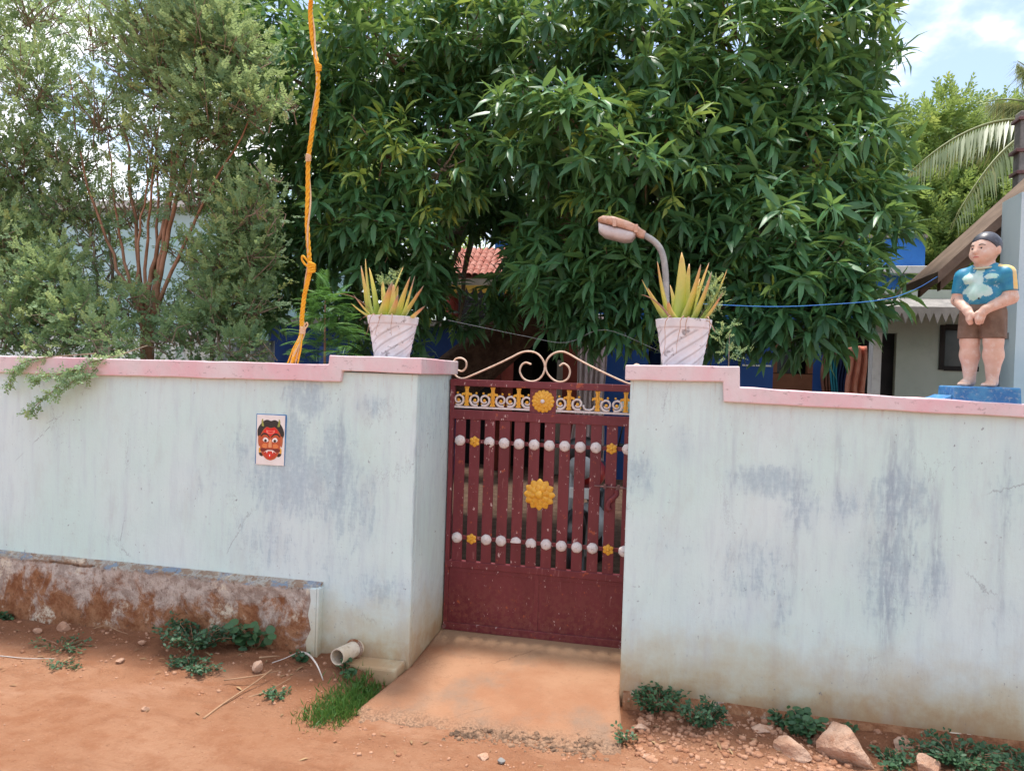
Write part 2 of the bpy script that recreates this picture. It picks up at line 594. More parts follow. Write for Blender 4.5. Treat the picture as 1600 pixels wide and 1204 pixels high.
def make_ground():
    m = Mat('red_earth', 0.95, 0.1)
    p = m.pos()
    x, y, z = m.sep(p)
    n1 = m.noise(m.mapv(p, (.6, 1.4, 1)), 1.1, 6, 0.6, .3)
    n2 = m.noise(p, 9, 8, 0.7)
    n3 = m.noise(p, 70, 6, 0.75)
    c = m.mix(m.step(n1, 0.3, 0.7), C3(0.365, 0.170, 0.092), C3(0.445, 0.240, 0.145))
    c = m.mix(m.math('MULTIPLY', m.step(n2, 0.42, 0.68), 0.6), c, C3(0.31, 0.125, 0.062))
    c = m.mix(m.math('MULTIPLY', m.step(n3, 0.55, 0.72), 0.35), c, C3(0.62, 0.36, 0.22))
    c = m.mix(m.math('MULTIPLY', m.step(m.noise(m.mapv(p, (.35, 1.6, 1), (3, 7, 0)), 3.5, 7, .68, .6), .50, .66), .45), c, C3(0.29, 0.13, 0.072))
    c = m.mix(m.math('MULTIPLY', m.step(m.noise(p, 31, 6, .7), .60, .70), .55), c, C3(0.22, 0.10, 0.055))
    c = m.mix(m.math('MULTIPLY', m.step(m.noise(m.mapv(p, (.5, 1.3, 1), (1, 2, 5)), 2.2, 6, .65), .54, .68), .4), c, C3(0.55, 0.33, 0.22))
    c = m.mix(m.math('MULTIPLY', m.step(y, 0.62, 0.75), .9), c, m.mix(m.step(n2, .4, .62), C3(0.05, 0.034, 0.026), C3(0.10, 0.072, 0.053)))  # grey-brown yard soil behind the gate, tree shade put into its colour
    # darker strip along the wall foot: the wall's shadow painted into the soil colour
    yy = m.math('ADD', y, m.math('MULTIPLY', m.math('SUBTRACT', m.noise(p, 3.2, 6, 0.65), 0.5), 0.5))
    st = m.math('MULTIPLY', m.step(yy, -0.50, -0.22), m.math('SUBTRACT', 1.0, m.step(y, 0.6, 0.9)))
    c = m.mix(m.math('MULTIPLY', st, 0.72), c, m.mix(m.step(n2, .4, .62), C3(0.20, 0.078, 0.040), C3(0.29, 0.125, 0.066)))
    m.color(c)
    m.bump(m.math('ADD', m.math('MULTIPLY', n2, 1.3), m.math('MULTIPLY', n3, 0.6)), 1.0, 0.03)
    return m.m


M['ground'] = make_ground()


def make_ramp():
    m = Mat('dusty_concrete', 0.92, 0.15)
    p = m.pos()
    x, y, z = m.sep(p)
    n1 = m.noise(p, 2.1, 6, 0.6)
    n2 = m.noise(p, 14, 8, 0.7)
    n3 = m.noise(p, 85, 5, 0.7)
    c = m.mix(m.step(n1, 0.35, 0.65), C3(0.315, 0.150, 0.083), C3(0.375, 0.205, 0.122))
    worn = m.step(m.noise(m.mapv(p, (1, .8, 1), (2.3, 5.1, 0)), 2.6, 6, 0.62), 0.50, 0.70)
    c = m.mix(m.math('MULTIPLY', worn, 0.8), c, C3(0.24, 0.165, 0.12))
    c = m.mix(m.math('MULTIPLY', m.step(m.noise(p, 28, 6, .7), .57, .68), .5), c, C3(0.27, 0.145, 0.085))
    yy = m.math('ADD', y, m.math('MULTIPLY', m.math('SUBTRACT', n1, 0.5), 0.25))
    c = m.mix(m.math('MULTIPLY', m.step(yy, 0.22, 0.5), 0.75), c, C3(0.42, 0.27, 0.165))
    crk = m.math('SUBTRACT', 1.0, m.step(m.voro(m.math_vec(p, n2), 1.7, 'DISTANCE_TO_EDGE'), .0, .010))
    c = m.mix(m.math('MULTIPLY', m.math('MULTIPLY', crk, m.step(n1, .45, .6)), .65), c, C3(.16, .09, .055))
    ed = m.math('ADD', y, m.math('MULTIPLY', m.math('SUBTRACT', n2, 0.5), 0.22))
    c = m.mix(m.math('MULTIPLY', m.math('SUBTRACT', 1.0, m.step(ed, -0.52, -0.36)), 0.8), c, m.mix(m.step(n3, .4, .6), C3(0.13, 0.085, 0.06), C3(0.36, 0.22, 0.14)))
    c = m.mix(m.math('MULTIPLY', m.step(n3, 0.6, 0.75), 0.35), c, C3(0.25, 0.14, 0.085))
    m.color(c)
    m.bump(m.math('ADD', m.math('MULTIPLY', n2, 0.8), m.math('MULTIPLY', n3, 0.8)), 0.8, 0.014)
    return m.m


M['ramp'] = make_ramp()


def make_maroon():
    m = Mat('maroon_enamel', 0.42, 0.45)
    p = m.pos()
    n1 = m.noise(m.mapv(p, (1, 1, .25)), 9, 5, 0.6)
    n2 = m.noise(p, 40, 6, 0.7)
    c = m.mix(m.step(n1, 0.3, 0.7), C3(0.130, 0.016, 0.022), C3(0.170, 0.025, 0.033))
    c = m.mix(m.math('MULTIPLY', m.step(m.noise(m.mapv(p, (1, 1, .15)), 60, 4, .6), .62, .72), .35), c, C3(0.45, 0.22, 0.2))
    x, y, z = m.sep(p)
    lowz = m.math('SUBTRACT', 1.0, m.step(z, 0.05, 0.5))
    c = m.mix(m.math('MULTIPLY', m.math('MULTIPLY', m.step(n2, .42, .6), lowz), .35), c, C3(0.27, 0.095, 0.06))
    c = m.mix(m.math('MULTIPLY', m.step(m.noise(p, 22, 6, .68), .62, .68), .8), c, C3(0.40, 0.085, 0.03))
    c = m.mix(m.math('MULTIPLY', m.step(m.noise(m.mapv(p, (1, 1, .5), (7, 3, 1)), 48, 4, .66), .645, .68), .8), c, C3(0.62, 0.45, 0.42))
    m.color(c)
    m.rough(m.math('ADD', m.math('MULTIPLY', n2, 0.3), 0.30))
    m.bump(m.math('ADD', n2, m.noise(m.mapv(p, (1, 1, .1)), 70, 3, .5)), 0.12, 0.003)
    return m.m


M['maroon'] = make_maroon()
M['gold'] = varied('gold_paint', C3(.72, .33, .02), C3(.80, .44, .05), 40, 0.42, 0.5, .2, 150, .002, dirt=C3(.40, .16, .02), dirt_amt=.6)
M['cream_iron'] = varied('cream_iron_paint', C3(.72, .56, .44), C3(.62, .42, .30), 30, 0.55, 0.4, .2, 120, .002, dirt=C3(.35, .17, .08), dirt_amt=.6)
M['white_orn'] = varied('white_ornament_paint', C3(.74, .68, .66), C3(.66, .58, .56), 40, 0.5, 0.4, .2, 150, .002, dirt=C3(.42, .30, .26), dirt_amt=.5)
M['iron_dark'] = varied('dark_bolt_iron', C3(.12, .05, .05), C3(.20, .09, .08), 40, 0.5, 0.5)
M['pipe'] = varied('aged_pipe_plastic', C3(.66, .58, .48), C3(.58, .47, .34), 14, 0.5, 0.4, dirt=C3(.28, .18, .10), dirt_amt=.7)
M['dark_hole'] = varied('pipe_inner_shade', C3(.03, .02, .015), C3(.06, .035, .02), 20, 0.9, 0.1)  # near-black disc colour painted for the shade inside the drain pipe
M['trunk'] = varied('mango_bark', C3(.085, .048, .034), C3(.15, .088, .062), 9, 0.95, 0.1, 1.0, 26, .05, dirt=C3(.05, .028, .02), dirt_amt=.6)
M['twig'] = varied('grey_twig_bark', C3(.20, .15, .11), C3(.30, .23, .17), 14, 0.9, 0.1, .5, 60, .01)
M['redbark'] = varied('reddish_stem_bark', C3(.24, .125, .075), C3(.36, .20, .13), 10, 0.9, 0.1, .6, 50, .01)


def leaf_mat(name, dark, mid, young, rough=0.38, trans=0.25, tcol=None, spec=0.5):
    m = Mat(name, rough, spec)
    t = m.attr('tone')
    v = m.noise(m.pos(), 7, 3, .6)
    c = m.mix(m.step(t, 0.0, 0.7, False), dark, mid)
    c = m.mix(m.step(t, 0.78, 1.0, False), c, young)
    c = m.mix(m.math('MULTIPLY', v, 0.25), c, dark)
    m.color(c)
    tr = m.N.new('ShaderNodeBsdfTranslucent')
    cc = m.mix(0.5, c, tcol or young)
    m.L.new(cc, tr.inputs['Color'])
    ms = m.N.new('ShaderNodeMixShader')
    ms.inputs[0].default_value = trans
    m.L.new(m.b.outputs[0], ms.inputs[1])
    m.L.new(tr.outputs[0], ms.inputs[2])
    m.L.new(ms.outputs[0], m.out.inputs['Surface'])
    return m.m


M['mango'] = leaf_mat('mango_leaf', C3(.034, .120, .058), C3(.100, .265, .098), C3(.42, .54, .09), 0.40, .32)
M['henna'] = leaf_mat('henna_leaf', C3(.13, .25, .13), C3(.30, .45, .22), C3(.48, .53, .19), 0.55, .48)
M['neem'] = leaf_mat('neem_leaf', C3(.09, .18, .05), C3(.23, .36, .09), C3(.42, .48, .12), 0.5, .42)
M['palm'] = leaf_mat('palm_leaf', C3(.08, .13, .045), C3(.16, .22, .08), C3(.40, .36, .14), 0.45, .25)
M['cypress'] = leaf_mat('cypress_spray', C3(.04, .13, .03), C3(.10, .26, .06), C3(.22, .40, .08), 0.5, .3)
M['weed'] = leaf_mat('weed_leaf', C3(.028, .085, .040), C3(.060, .145, .055), C3(.14, .23, .06), 0.55, .2)
M['grass'] = leaf_mat('grass_blade', C3(.045, .12, .02), C3(.09, .21, .035), C3(.20, .29, .07), 0.5, .3)


def make_aloe():
    m = Mat('aloe_skin', 0.42, 0.45)
    t = m.attr('tone')
    v = m.noise(m.obj(), 30, 4, .6)
    tt = m.math('ADD', t, m.math('MULTIPLY', m.math('SUBTRACT', v, .5), .35))
    c = m.mix(m.step(tt, .1, .65), C3(.36, .45, .10), C3(.60, .50, .12))
    c = m.mix(m.step(tt, .48, .95), c, C3(.60, .30, .13))
    c = m.mix(m.step(tt, .88, 1.02), c, C3(.34, .22, .15))
    m.color(c)
    m.b.inputs['Subsurface Weight'].default_value = 0.08
    m.b.inputs['Subsurface Radius'].default_value = (.01, .008, .003)
    return m.m


M['aloe'] = make_aloe()
M['aloe_dry'] = varied('aloe_dry_leaf', C3(.45, .28, .20), C3(.33, .20, .15), 30, 0.8, 0.2, local=True)


def make_pot():
    m = Mat('whitewashed_cement', 0.8, 0.25)
    p = m.pos()
    n1 = m.noise(p, 12, 6, .6)
    c = m.mix(m.step(n1, .35, .65), C3(.70, .70, .72), C3(.62, .63, .66))
    gr = m.attr('groove')
    c = m.mix(m.math('MULTIPLY', gr, .75), c, C3(.36, .33, .34))
    n2 = m.noise(m.mapv(p, (1, 1, 1.2), (4, 2, 7)), 15, 8, .72)
    c = m.mix(m.math('MULTIPLY', m.step(n2, .565, .63), .75), c, C3(.17, .16, .16))
    c = m.mix(m.math('MULTIPLY', m.step(m.noise(p, 7, 5, .6), .52, .7), .35), c, C3(.62, .46, .38))
    m.color(c)
    m.bump(m.noise(p, 60, 6, .7), .35, .004)
    return m.m


M['pot'] = make_pot()
M['soil'] = varied('pot_soil', C3(.10, .055, .035), C3(.16, .09, .06), 30, 0.95, 0.1, .8, 60, .01)
M['rope'] = varied('yellow_rope', C3(.84, .43, .035), C3(.78, .36, .02), 25, 0.7, 0.25, .6, 260, .003, dirt=C3(.50, .22, .03), dirt_amt=.4)
M['rope_pale'] = varied('pale_twine', C3(.70, .50, .33), C3(.62, .40, .22), 25, 0.75, 0.2, .5, 260, .003)
M['lamp_body'] = varied('rusty_lamp_shell', C3(.62, .43, .34), C3(.52, .30, .20), 16, 0.6, 0.35, .2, 90, .003, dirt=C3(.36, .17, .09), dirt_amt=.7)
M['lamp_glass'] = varied('clouded_diffuser', C3(.60, .55, .54), C3(.50, .45, .44), 10, 0.35, 0.5, dirt=C3(.42, .30, .24), dirt_amt=.5)
M['lamp_pole'] = varied('galvanised_pipe', C3(.27, .27, .26), C3(.38, .37, .35), 18, 0.5, 0.45)


def make_skin():
    m = Mat('statue_skin_paint', 0.5, 0.4)
    v = m.obj()
    c = m.mix(m.step(m.noise(v, 14, 6, .6), .35, .65), C3(.64, .45, .36), C3(.58, .37, .28))
    c = m.mix(m.math('MULTIPLY', m.step(m.noise(v, 32, 6, .7), .52, .66), .6), c, C3(.66, .57, .51))
    c = m.mix(m.math('MULTIPLY', m.step(m.noise(m.mapv(v, (1, 1, .6), (2, 5, 1)), 21, 7, .7), .615, .66), .8), c, C3(.17, .11, .085))
    c = m.mix(m.math('MULTIPLY', m.step(m.noise(v, 9, 5, .6), .58, .68), .4), c, C3(.48, .25, .14))
    m.color(c)
    m.bump(m.noise(v, 80, 5, .65), .3, .003)
    return m.m


M['skin'] = make_skin()
M['hair'] = varied('statue_hair_paint', C3(.022, .024, .034), C3(.045, .05, .07), 20, 0.4, 0.5, .3, 120, .002, local=True, dirt=C3(.25, .27, .32), dirt_amt=.25)
M['shorts'] = varied('statue_shorts_paint', C3(.135, .088, .062), C3(.185, .125, .09), 16, 0.7, 0.3, .4, 60, .003, local=True, dirt=C3(.24, .18, .14), dirt_amt=.5)


def make_shirt():
    m = Mat('statue_shirt_paint', 0.45, 0.4)
    v = m.obj()
    x, y, z = m.sep(v)
    n1 = m.noise(v, 13, 5, .6)
    n2 = m.noise(v, 30, 6, .65)
    c = m.mix(m.step(n2, .35, .65), C3(.012, .18, .34), C3(.03, .24, .36))
    # flaked paint over the belly and chest shows the pale green coat below
    ax = m.math('ABSOLUTE', x)
    wob = m.math('MULTIPLY', m.math('SUBTRACT', m.noise(v, 24, 8, .72), .5), 4.0)

    def blob(u, cu, ru, cw, rw):
        a_ = m.math('DIVIDE', m.math('SUBTRACT', u, cu), ru); b_ = m.math('DIVIDE', m.math('SUBTRACT', z, cw), rw)
        return m.math('ADD', m.math('ADD', m.math('MULTIPLY', a_, a_), m.math('MULTIPLY', b_, b_)), wob)
    dmin = m.math('MINIMUM', m.math('MINIMUM', blob(x, -.046, .030, .508, .028), blob(x, .046, .028, .514, .015)), blob(x, -.008, .064, .446, .042))
    dmin = m.math('MINIMUM', dmin, blob(x, -.004, .022, .50, .07))
    front = m.math('SUBTRACT', 1.0, m.step(y, -.034, -.022))
    k = m.math('MULTIPLY', m.math('SUBTRACT', 1.0, m.step(dmin, .88, 1.02)), front)
    c = m.mix(k, c, m.mix(m.step(n1, .4, .6), C3(.34, .56, .48), C3(.46, .62, .58)))
    c = m.mix(m.math('MULTIPLY', m.step(m.noise(v, 40, 6, .7), .60, .66), .7), c, C3(.50, .60, .60))
    m.color(c)
    m.bump(n2, .25, .003)
    return m.m


M['shirt'] = make_shirt()
M['stripe'] = varied('statue_yellow_stripe', C3(.75, .50, .10), C3(.68, .52, .25), 30, 0.5, 0.4, local=True)
M['collar'] = varied('statue_collar_paint', C3(.50, .50, .34), C3(.42, .46, .38), 30, 0.6, 0.3, local=True)
M['ink'] = varied('black_print', C3(.012, .012, .014), C3(.03, .028, .03), 60, 0.35, 0.5)
M['plinth_blue'] = varied('plinth_blue_paint', C3(.03, .15, .38), C3(.06, .24, .46), 20, 0.6, 0.35, .4, 60, .004, dirt=C3(.34, .40, .44), dirt_amt=.7)
M['blue_wall'] = varied('royal_blue_wall', C3(.03, .16, .52), C3(.04, .20, .60), 3, 0.7, 0.3, .2, 30, .004, dirt=C3(.03, .10, .32), dirt_amt=.3)
M['blue_panel'] = varied('blue_door_panel', C3(.010, .055, .21), C3(.013, .066, .25), 3, 0.5, 0.4)
M['navy'] = varied('navy_interior', C3(.012, .03, .11), C3(.015, .045, .15), 3, 0.8, 0.2)
M['white_trim'] = varied('white_trim_paint', C3(.68, .66, .62), C3(.58, .56, .52), 5, 0.7, 0.3, dirt=C3(.38, .35, .32), dirt_amt=.4)
M['annex'] = varied('grey_green_wall', C3(.36, .40, .33), C3(.42, .45, .38), 2, 0.85, 0.2, .2, 30, .004, dirt=C3(.30, .32, .28), dirt_amt=.4)
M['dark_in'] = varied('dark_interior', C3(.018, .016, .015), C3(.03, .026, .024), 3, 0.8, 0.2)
M['glassdark'] = varied('dark_window_glass', C3(.02, .022, .022), C3(.04, .042, .04), 2, 0.15, 0.5)
M['brownwall'] = varied('brown_dado', C3(.16, .065, .035), C3(.20, .085, .045), 4, 0.8, 0.2)
M['redwall'] = varied('dark_red_wall', C3(.16, .03, .022), C3(.20, .045, .03), 4, 0.8, 0.2)
M['tile'] = varied('terracotta_tile', C3(.34, .11, .08), C3(.42, .19, .15), 9, 0.85, 0.2, .4, 50, .004, dirt=C3(.50, .36, .32), dirt_amt=.6)
M['fringe'] = varied('yellow_fascia_paint', C3(.55, .33, .05), C3(.42, .25, .05), 8, 0.7, 0.3)
M['fascia'] = varied('grey_fascia', C3(.38, .33, .28), C3(.30, .26, .22), 6, 0.85, 0.2)
M['roof_under'] = varied('weathered_roof_board', C3(.20, .145, .11), C3(.14, .10, .075), 5, 0.9, 0.15, .5, 30, .006)
M['paleblue'] = varied('pale_blue_wall', C3(.42, .53, .58), C3(.50, .60, .63), 3, 0.8, 0.25, .2, 40, .004)
M['bluegrey_door'] = varied('blue_grey_door', C3(.13, .19, .28), C3(.16, .23, .32), 5, 0.6, 0.3)
M['teal_wall'] = varied('pale_teal_wall', C3(.40, .60, .62), C3(.48, .66, .68), 2, 0.8, 0.25)
M['concrete'] = varied('weathered_concrete', C3(.30, .28, .26), C3(.20, .19, .18), 8, 0.9, 0.15, .5, 40, .006, dirt=C3(.10, .09, .09), dirt_amt=.6)
M['sheet'] = varied('grey_metal_sheet', C3(.27, .29, .31), C3(.36, .37, .38), 4, 0.5, 0.4, dirt=C3(.22, .16, .12), dirt_amt=.5)
M['curtain'] = varied('pale_lilac_cloth', C3(.42, .34, .35), C3(.48, .40, .40), 5, 0.9, 0.15)
M['cloth_o'] = varied('salmon_cloth', C3(.60, .22, .15), C3(.68, .30, .22), 8, 0.9, 0.15)
M['cloth_t'] = varied('teal_cloth', C3(.03, .20, .27), C3(.04, .25, .33), 8, 0.9, 0.15)
M['cloth_n'] = varied('navy_cloth', C3(.02, .03, .08), C3(.03, .04, .11), 8, 0.9, 0.15)
M['cloth_b'] = varied('brown_cloth', C3(.22, .10, .07), C3(.27, .13, .09), 8, 0.9, 0.15)
M['wire_blue'] = varied('blue_line', C3(.03, .16, .50), C3(.04, .2, .55), 8, 0.5, 0.3)
M['wire_grey'] = varied('grey_line', C3(.35, .34, .33), C3(.4, .4, .4), 8, 0.5, 0.3)
M['rock'] = varied('laterite_rock', C3(.42, .24, .16), C3(.55, .37, .27), 9, 0.95, 0.1, .9, 30, .02, dirt=C3(.36, .16, .085), dirt_amt=.75)
M['pebble'] = varied('pebble_stone', C3(.30, .14, .08), C3(.43, .245, .16), 14, 0.95, 0.1, .4, 60, .006)
M['dry'] = varied('dry_stalk', C3(.40, .25, .15), C3(.30, .18, .11), 14, 0.9, 0.1)
M['wire_white'] = varied('bleached_stick', C3(.58, .54, .50), C3(.48, .42, .38), 20, 0.7, 0.2)
M['moto_black'] = varied('motorcycle_black', C3(.012, .012, .013), C3(.02, .02, .022), 8, 0.3, 0.5)
M['moto_grey'] = varied('motorcycle_metal', C3(.30, .30, .30), C3(.4, .4, .4), 8, 0.35, 0.5, )
M['moto_red'] = varied('motorcycle_red', C3(.35, .02, .02), C3(.42, .03, .03), 8, 0.3, 0.5)
M['moto_glass'] = varied('mirror_glass', C3(.30, .42, .38), C3(.34, .46, .42), 8, 0.1, 0.6)
M['plate_w'] = varied('white_plate', C3(.7, .7, .68), C3(.65, .65, .63), 8, 0.4, 0.4)

# ------------------------------------------------------------------ ground
RX0, RX1 = -1.36, -0.22        # gate opening


def gh(x, y):
    x = np.asarray(x, float); y = np.asarray(y, float)
    near = np.clip((y + 0.75) / 0.75, 0, 1)
    near = near * near * (3 - 2 * near)
    left = np.clip((-1.45 - x) / 0.3, 0, 1)
    right = np.clip((x + 0.25) / 0.4, 0, 1)
    z = -0.065 + 0.02 * np.clip((y + 2.5) / 2.5, -1, 1)
    z = z + near * (0.075 * left + 0.045 * right)
    z = z + 0.05 * fbm(x * 1.6, y * 1.6, 3, 4) + (0.012 + 0.03 * near) * fbm(x * 9, y * 9, 9, 3)
    inn = np.clip((y - 0.3) / 0.3, 0, 1)
    z = z * (1 - inn) + inn * (0.0 + 0.02 * fbm(x * 2, y * 2, 5, 3))
    ramp = (x > -1.52) & (x < -0.12) & (y > -0.62) & (y < 0.8)
    z = np.where(ramp, np.minimum(z, -0.055 + 0.03 * (y > -0.1)), z)
    return z


def axis(lo, hi, step, far):
    a = list(np.arange(lo, hi + 1e-6, step))
    g = step
    r = [hi]; l = [lo]
    while r[-1] < far:
        g *= 1.35; r.append(r[-1] + g); l.append(l[-1] - g)
    return np.array(sorted(l[1:]) + a + r[1:])


gx = axis(-4.6, 2.3, 0.025, 420); gy = axis(-2.4, 0.9, 0.025, 420)
GX, GY = np.meshgrid(gx, gy, indexing='ij')
GZ = gh(GX, GY)
nx_, ny_ = len(gx), len(gy)
gi = np.arange(nx_ * ny_).reshape(nx_, ny_)
gf = np.stack([gi[:-1, :-1], gi[1:, :-1], gi[1:, 1:], gi[:-1, 1:]], -1).reshape(-1, 4)
me = bpy.data.meshes.new('ground')
me.from_pydata(np.stack([GX, GY, GZ], -1).reshape(-1, 3).tolist(), [], gf.tolist())
me.polygons.foreach_set('use_smooth', [True] * len(me.polygons))
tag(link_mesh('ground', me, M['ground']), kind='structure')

# concrete ramp in front of the gate
nu, nv = 70, 80
vv, ff = [], []
for i in range(nu + 1):
    for j in range(nv + 1):
        u, v = i / nu, j / nv
        yf = -0.55 + 0.10 * float(fbm(u * 7, 0.3, 21, 4)) + 0.05 * u
        yb = 0.80
        y = yf + (yb - yf) * v
        out = min(1, max(0, (0.02 - y) / 0.5))
        x0 = RX0 + 0.002 - 0.09 * out + (0.012 * float(fbm(y * 9, 1, 31, 3)) if y < 0 else 0)
        x1 = RX1 - 0.002 + 0.05 * out + (0.012 * float(fbm(y * 9, 5, 33, 3)) if y < 0 else 0)
        x = x0 + (x1 - x0) * u
        z = 0.028 - 0.062 * min(1, max(0, (0.55 - y) / 1.1)) + 0.006 * float(fbm(x * 3, y * 3, 41, 3))
        edge = min(1, (y - yf) / 0.20)
        z -= (1 - edge) ** 2 * (0.016 + 0.02 * float(vnoise(u * 22, 3, 8))) + (1 - edge) * 0.07 * abs(float(fbm(x * 16, y * 16, 51, 3)))
        vv.append((x, y, z))
n1 = nv + 1
for i in range(nu):
    for j in range(nv):
        a = i * n1 + j
        ff.append((a, a + n1, a + n1 + 1, a + 1))
b0 = len(vv)
rim = [i * n1 for i in range(nu + 1)] + [nu * n1 + j for j in range(1, n1)] + [i * n1 + nv for i in range(nu - 1, -1, -1)] + [j for j in range(nv - 1, 0, -1)]
for k in rim:
    vv.append((vv[k][0], vv[k][1], -0.12))
for k in range(len(rim)):
    k2 = (k + 1) % len(rim)
    ff.append((rim[k2], rim[k], b0 + k, b0 + k2))
me = bpy.data.meshes.new('ramp')
me.from_pydata(vv, [], ff)
me.polygons.foreach_set('use_smooth', [True] * len(me.polygons))
tag(link_mesh('ramp', me, M['ramp']), kind='structure')

# ------------------------------------------------------------------ compound walls
def jig(a, s=0.0025):
    return a + random.uniform(-s, s)


def band(top, bot, step=0.09, j=0.0025):
    """closed polygon from a top and a bottom polyline (x increasing), resampled with a hand-trowelled wobble"""
    def res(P):
        out = []
        for (x0, z0), (x1, z1) in zip(P[:-1], P[1:]):
            L = math.hypot(x1 - x0, z1 - z0)
            n = max(1, int(L / step))
            for k in range(n):
                t = k / n
                out.append((x0 + (x1 - x0) * t + (random.uniform(-j, j) if k else 0), z0 + (z1 - z0) * t + (random.uniform(-j, j) if k else 0)))
        out.append(P[-1])
        return out
    return res(top) + list(reversed(res(bot)))


lw = thing('compound_wall', 'weathered mint compound wall with pink coping and peeling brown foundation, carrying a painted mask tile', 'wall', (-3.0, 0.12, 0), 'compound walls beside the gate')
XP = -1.878                                                     # where the gate pillar starts
MB().prism([(-8.0, -.15), (RX0, -.15), (RX0, .6), (RX0, 1.60), (-8.0, 1.60)], 0.0, 0.045).build('plaster', M['wall_l'], lw, bevel=0.006)
MB().box(-8.0, XP - 0.004, 0.046, 0.24, -0.3, 1.60).build('wall_core', M['wall_l'], lw)
# projecting plinth: rough front grid, crumbling top ledge, squared painted end
fx = np.concatenate([np.arange(-8.0, XP - 0.012, 0.02), [XP - .012, XP - .004, XP]])
prof = [(t, 0) for t in np.linspace(-.12, .385, 30)]
vv, ff = [], []
for i, x in enumerate(fx):
    crumble = .010 * float(fbm(x * 7, 1.0, 62, 4)) * 2
    gone = max(0.0, float(fbm(x * 1.7, 4.0, 68, 3)) * 4 - .25)             # stretches where the arris has broken off
    pe = 1 if x > XP - .10 - .02 * math.sin(i * 1.3) else 0                  # surviving render at the end
    for zz, _ in prof:
        rel = 0.030 * float(fbm(x * 5, zz * 5, 61, 4)) + 0.016 * float(fbm(x * 21, zz * 21, 66, 3))
        top_in = min(.05, .03 * gone) * max(0, (zz - .30) / .085)
        vv.append((x, -.050 + (0 if pe else rel + .006) + top_in, zz))
    zt = .398 + crumble - .02 * gone
    vv += [(x, -.044 + min(.03, .03 * gone), zt), (x, -.02, .406 + crumble * .6), (x, .002, .424 + crumble * .3)]
nz = len(prof) + 3
for i in range(len(fx) - 1):
    for k in range(nz - 1):
        q0 = i * nz + k
        ff.append((q0, q0 + nz, q0 + nz + 1, q0 + 1))
mb = MB(); mb.add(vv, ff)
mb.build('foundation', M['foundation'], lw, smooth=True)
MB().prism([(XP - .012, -.15), (XP + .0, -.15), (XP + .002, .1), (XP + .001, .25), (XP + .002, .398), (XP - .012, .403)], -.054, .001).build('plinth_end', M['wall_l'], lw, bevel=.003)
MB().prism([(XP - .085, -.15), (XP - .0125, -.15), (XP - .0125, .398), (XP - .055, .396), (XP - .045, .33), (XP - .06, .25), (XP - .04, .17), (XP - .07, .10), (XP - .06, .03)], -.0565, -.03).build('render_patch', M['wall_l'], lw, bevel=.003)
mb = MB()
mb.prism(band([(-8.0, 1.628), (-4.09, 1.627), (-1.872, 1.640), (-1.868, 1.690), (-1.33, 1.690)],
              [(-8.0, 1.523), (-4.09, 1.524), (-1.798, 1.545), (-1.790, 1.606), (-1.33, 1.602)]), -0.030, 0.272)
mb.build('coping', M['cap'], lw, bevel=0.006)
MB().box(-1.866, -1.331, 0.274, 0.665, 1.603, 1.688).build('coping', M['cap'], lw, bevel=0.006)
pm = MB().box(XP, RX0, 0.0455, 0.62, -0.15, 1.603)
pillar = pm.build('pillar', M['wall_in'], lw, bevel=0.004)
mb = MB()
mb.add(*(lambda P: (P, [(0, 1, 2, 3), (7, 6, 5, 4), (0, 4, 5, 1), (1, 5, 6, 2), (2, 6, 7, 3), (3, 7, 4, 0)]))(
    [(-1.73, -0.115, -0.12), (-1.385, -0.125, -0.12), (-1.375, 0.0, -0.12), (-1.73, 0.0, -0.12), (-1.73, -0.105, 0.020), (-1.39, -0.112, 0.030), (-1.378, 0.002, 0.042), (-1.73, 0.002, 0.036)]))
mb.build('footing', M['wall_l'], lw, bevel=0.012)

rw = thing('compound_wall', 'weathered mint compound wall with blue scuffs and long streaks, carrying the boy statue on its pink coping', 'wall', (1.0, 0.12, 0), 'compound walls beside the gate')
MB().prism([(RX1, -0.15), (6.5, -0.15), (6.5, 1.46), (1.56, 1.548), (0.300, 1.575), (0.295, 1.655), (RX1, 1.655)], 0.0, 0.24).build('wall', M['wall_r'], rw, bevel=0.008)
MB().box(RX1 + 0.002, 0.32, 0.242, 0.62, -0.15, 1.60).build('pillar', M['wall_r'], rw, bevel=0.008)
mb = MB()
mb.prism(band([(-0.246, 1.684), (0.308, 1.694), (0.312, 1.592), (1.57, 1.558), (6.5, 1.47)],
              [(-0.246, 1.606), (0.232, 1.615), (0.238, 1.517), (1.57, 1.498), (6.5, 1.41)]), -0.030, 0.272)
mb.build('coping', M['cap'], rw, bevel=0.006)
MB().box(-0.244, 0.306, 0.274, 0.665, 1.607, 1.688).build('coping', M['cap'], rw, bevel=0.006)
fx = np.arange(-0.20, 6.5, 0.03)
top = [(x, 0.008 + 0.020 * float(fbm(x * 4, 2, 71, 3))) for x in fx]
mb = MB()
vv = []
for x, zt in top:
    d = 0.035 + 0.03 * float(vnoise(x * 5, 1, 73))
    vv += [(x, -d - 0.02, -0.15), (x, -d, zt - 0.02), (x, -d * 0.55, zt), (x, 0.001, zt + 0.012)]
fs = []
for i in range(len(top) - 1):
    for k in range(3):
        a = i * 4 + k
        fs.append((a, a + 4, a + 5, a + 1))
fs.append((0, 1, 2, 3))
mb.add(vv, fs)
mb.build('footing', M['foundation'], rw, smooth=True)

# ------------------------------------------------------------------ gate
GYF = 0.580                                                     # front face of the slats
gate = thing('gate', 'maroon painted iron gate with white studs and gold flower rosettes between the pillars', 'gate', (-0.79, GYF + 0.02, 0.02))


def gpt(px, py, Y=GYF):
    p = PY(px, py, Y)
    return float(p[0]), float(p[2])


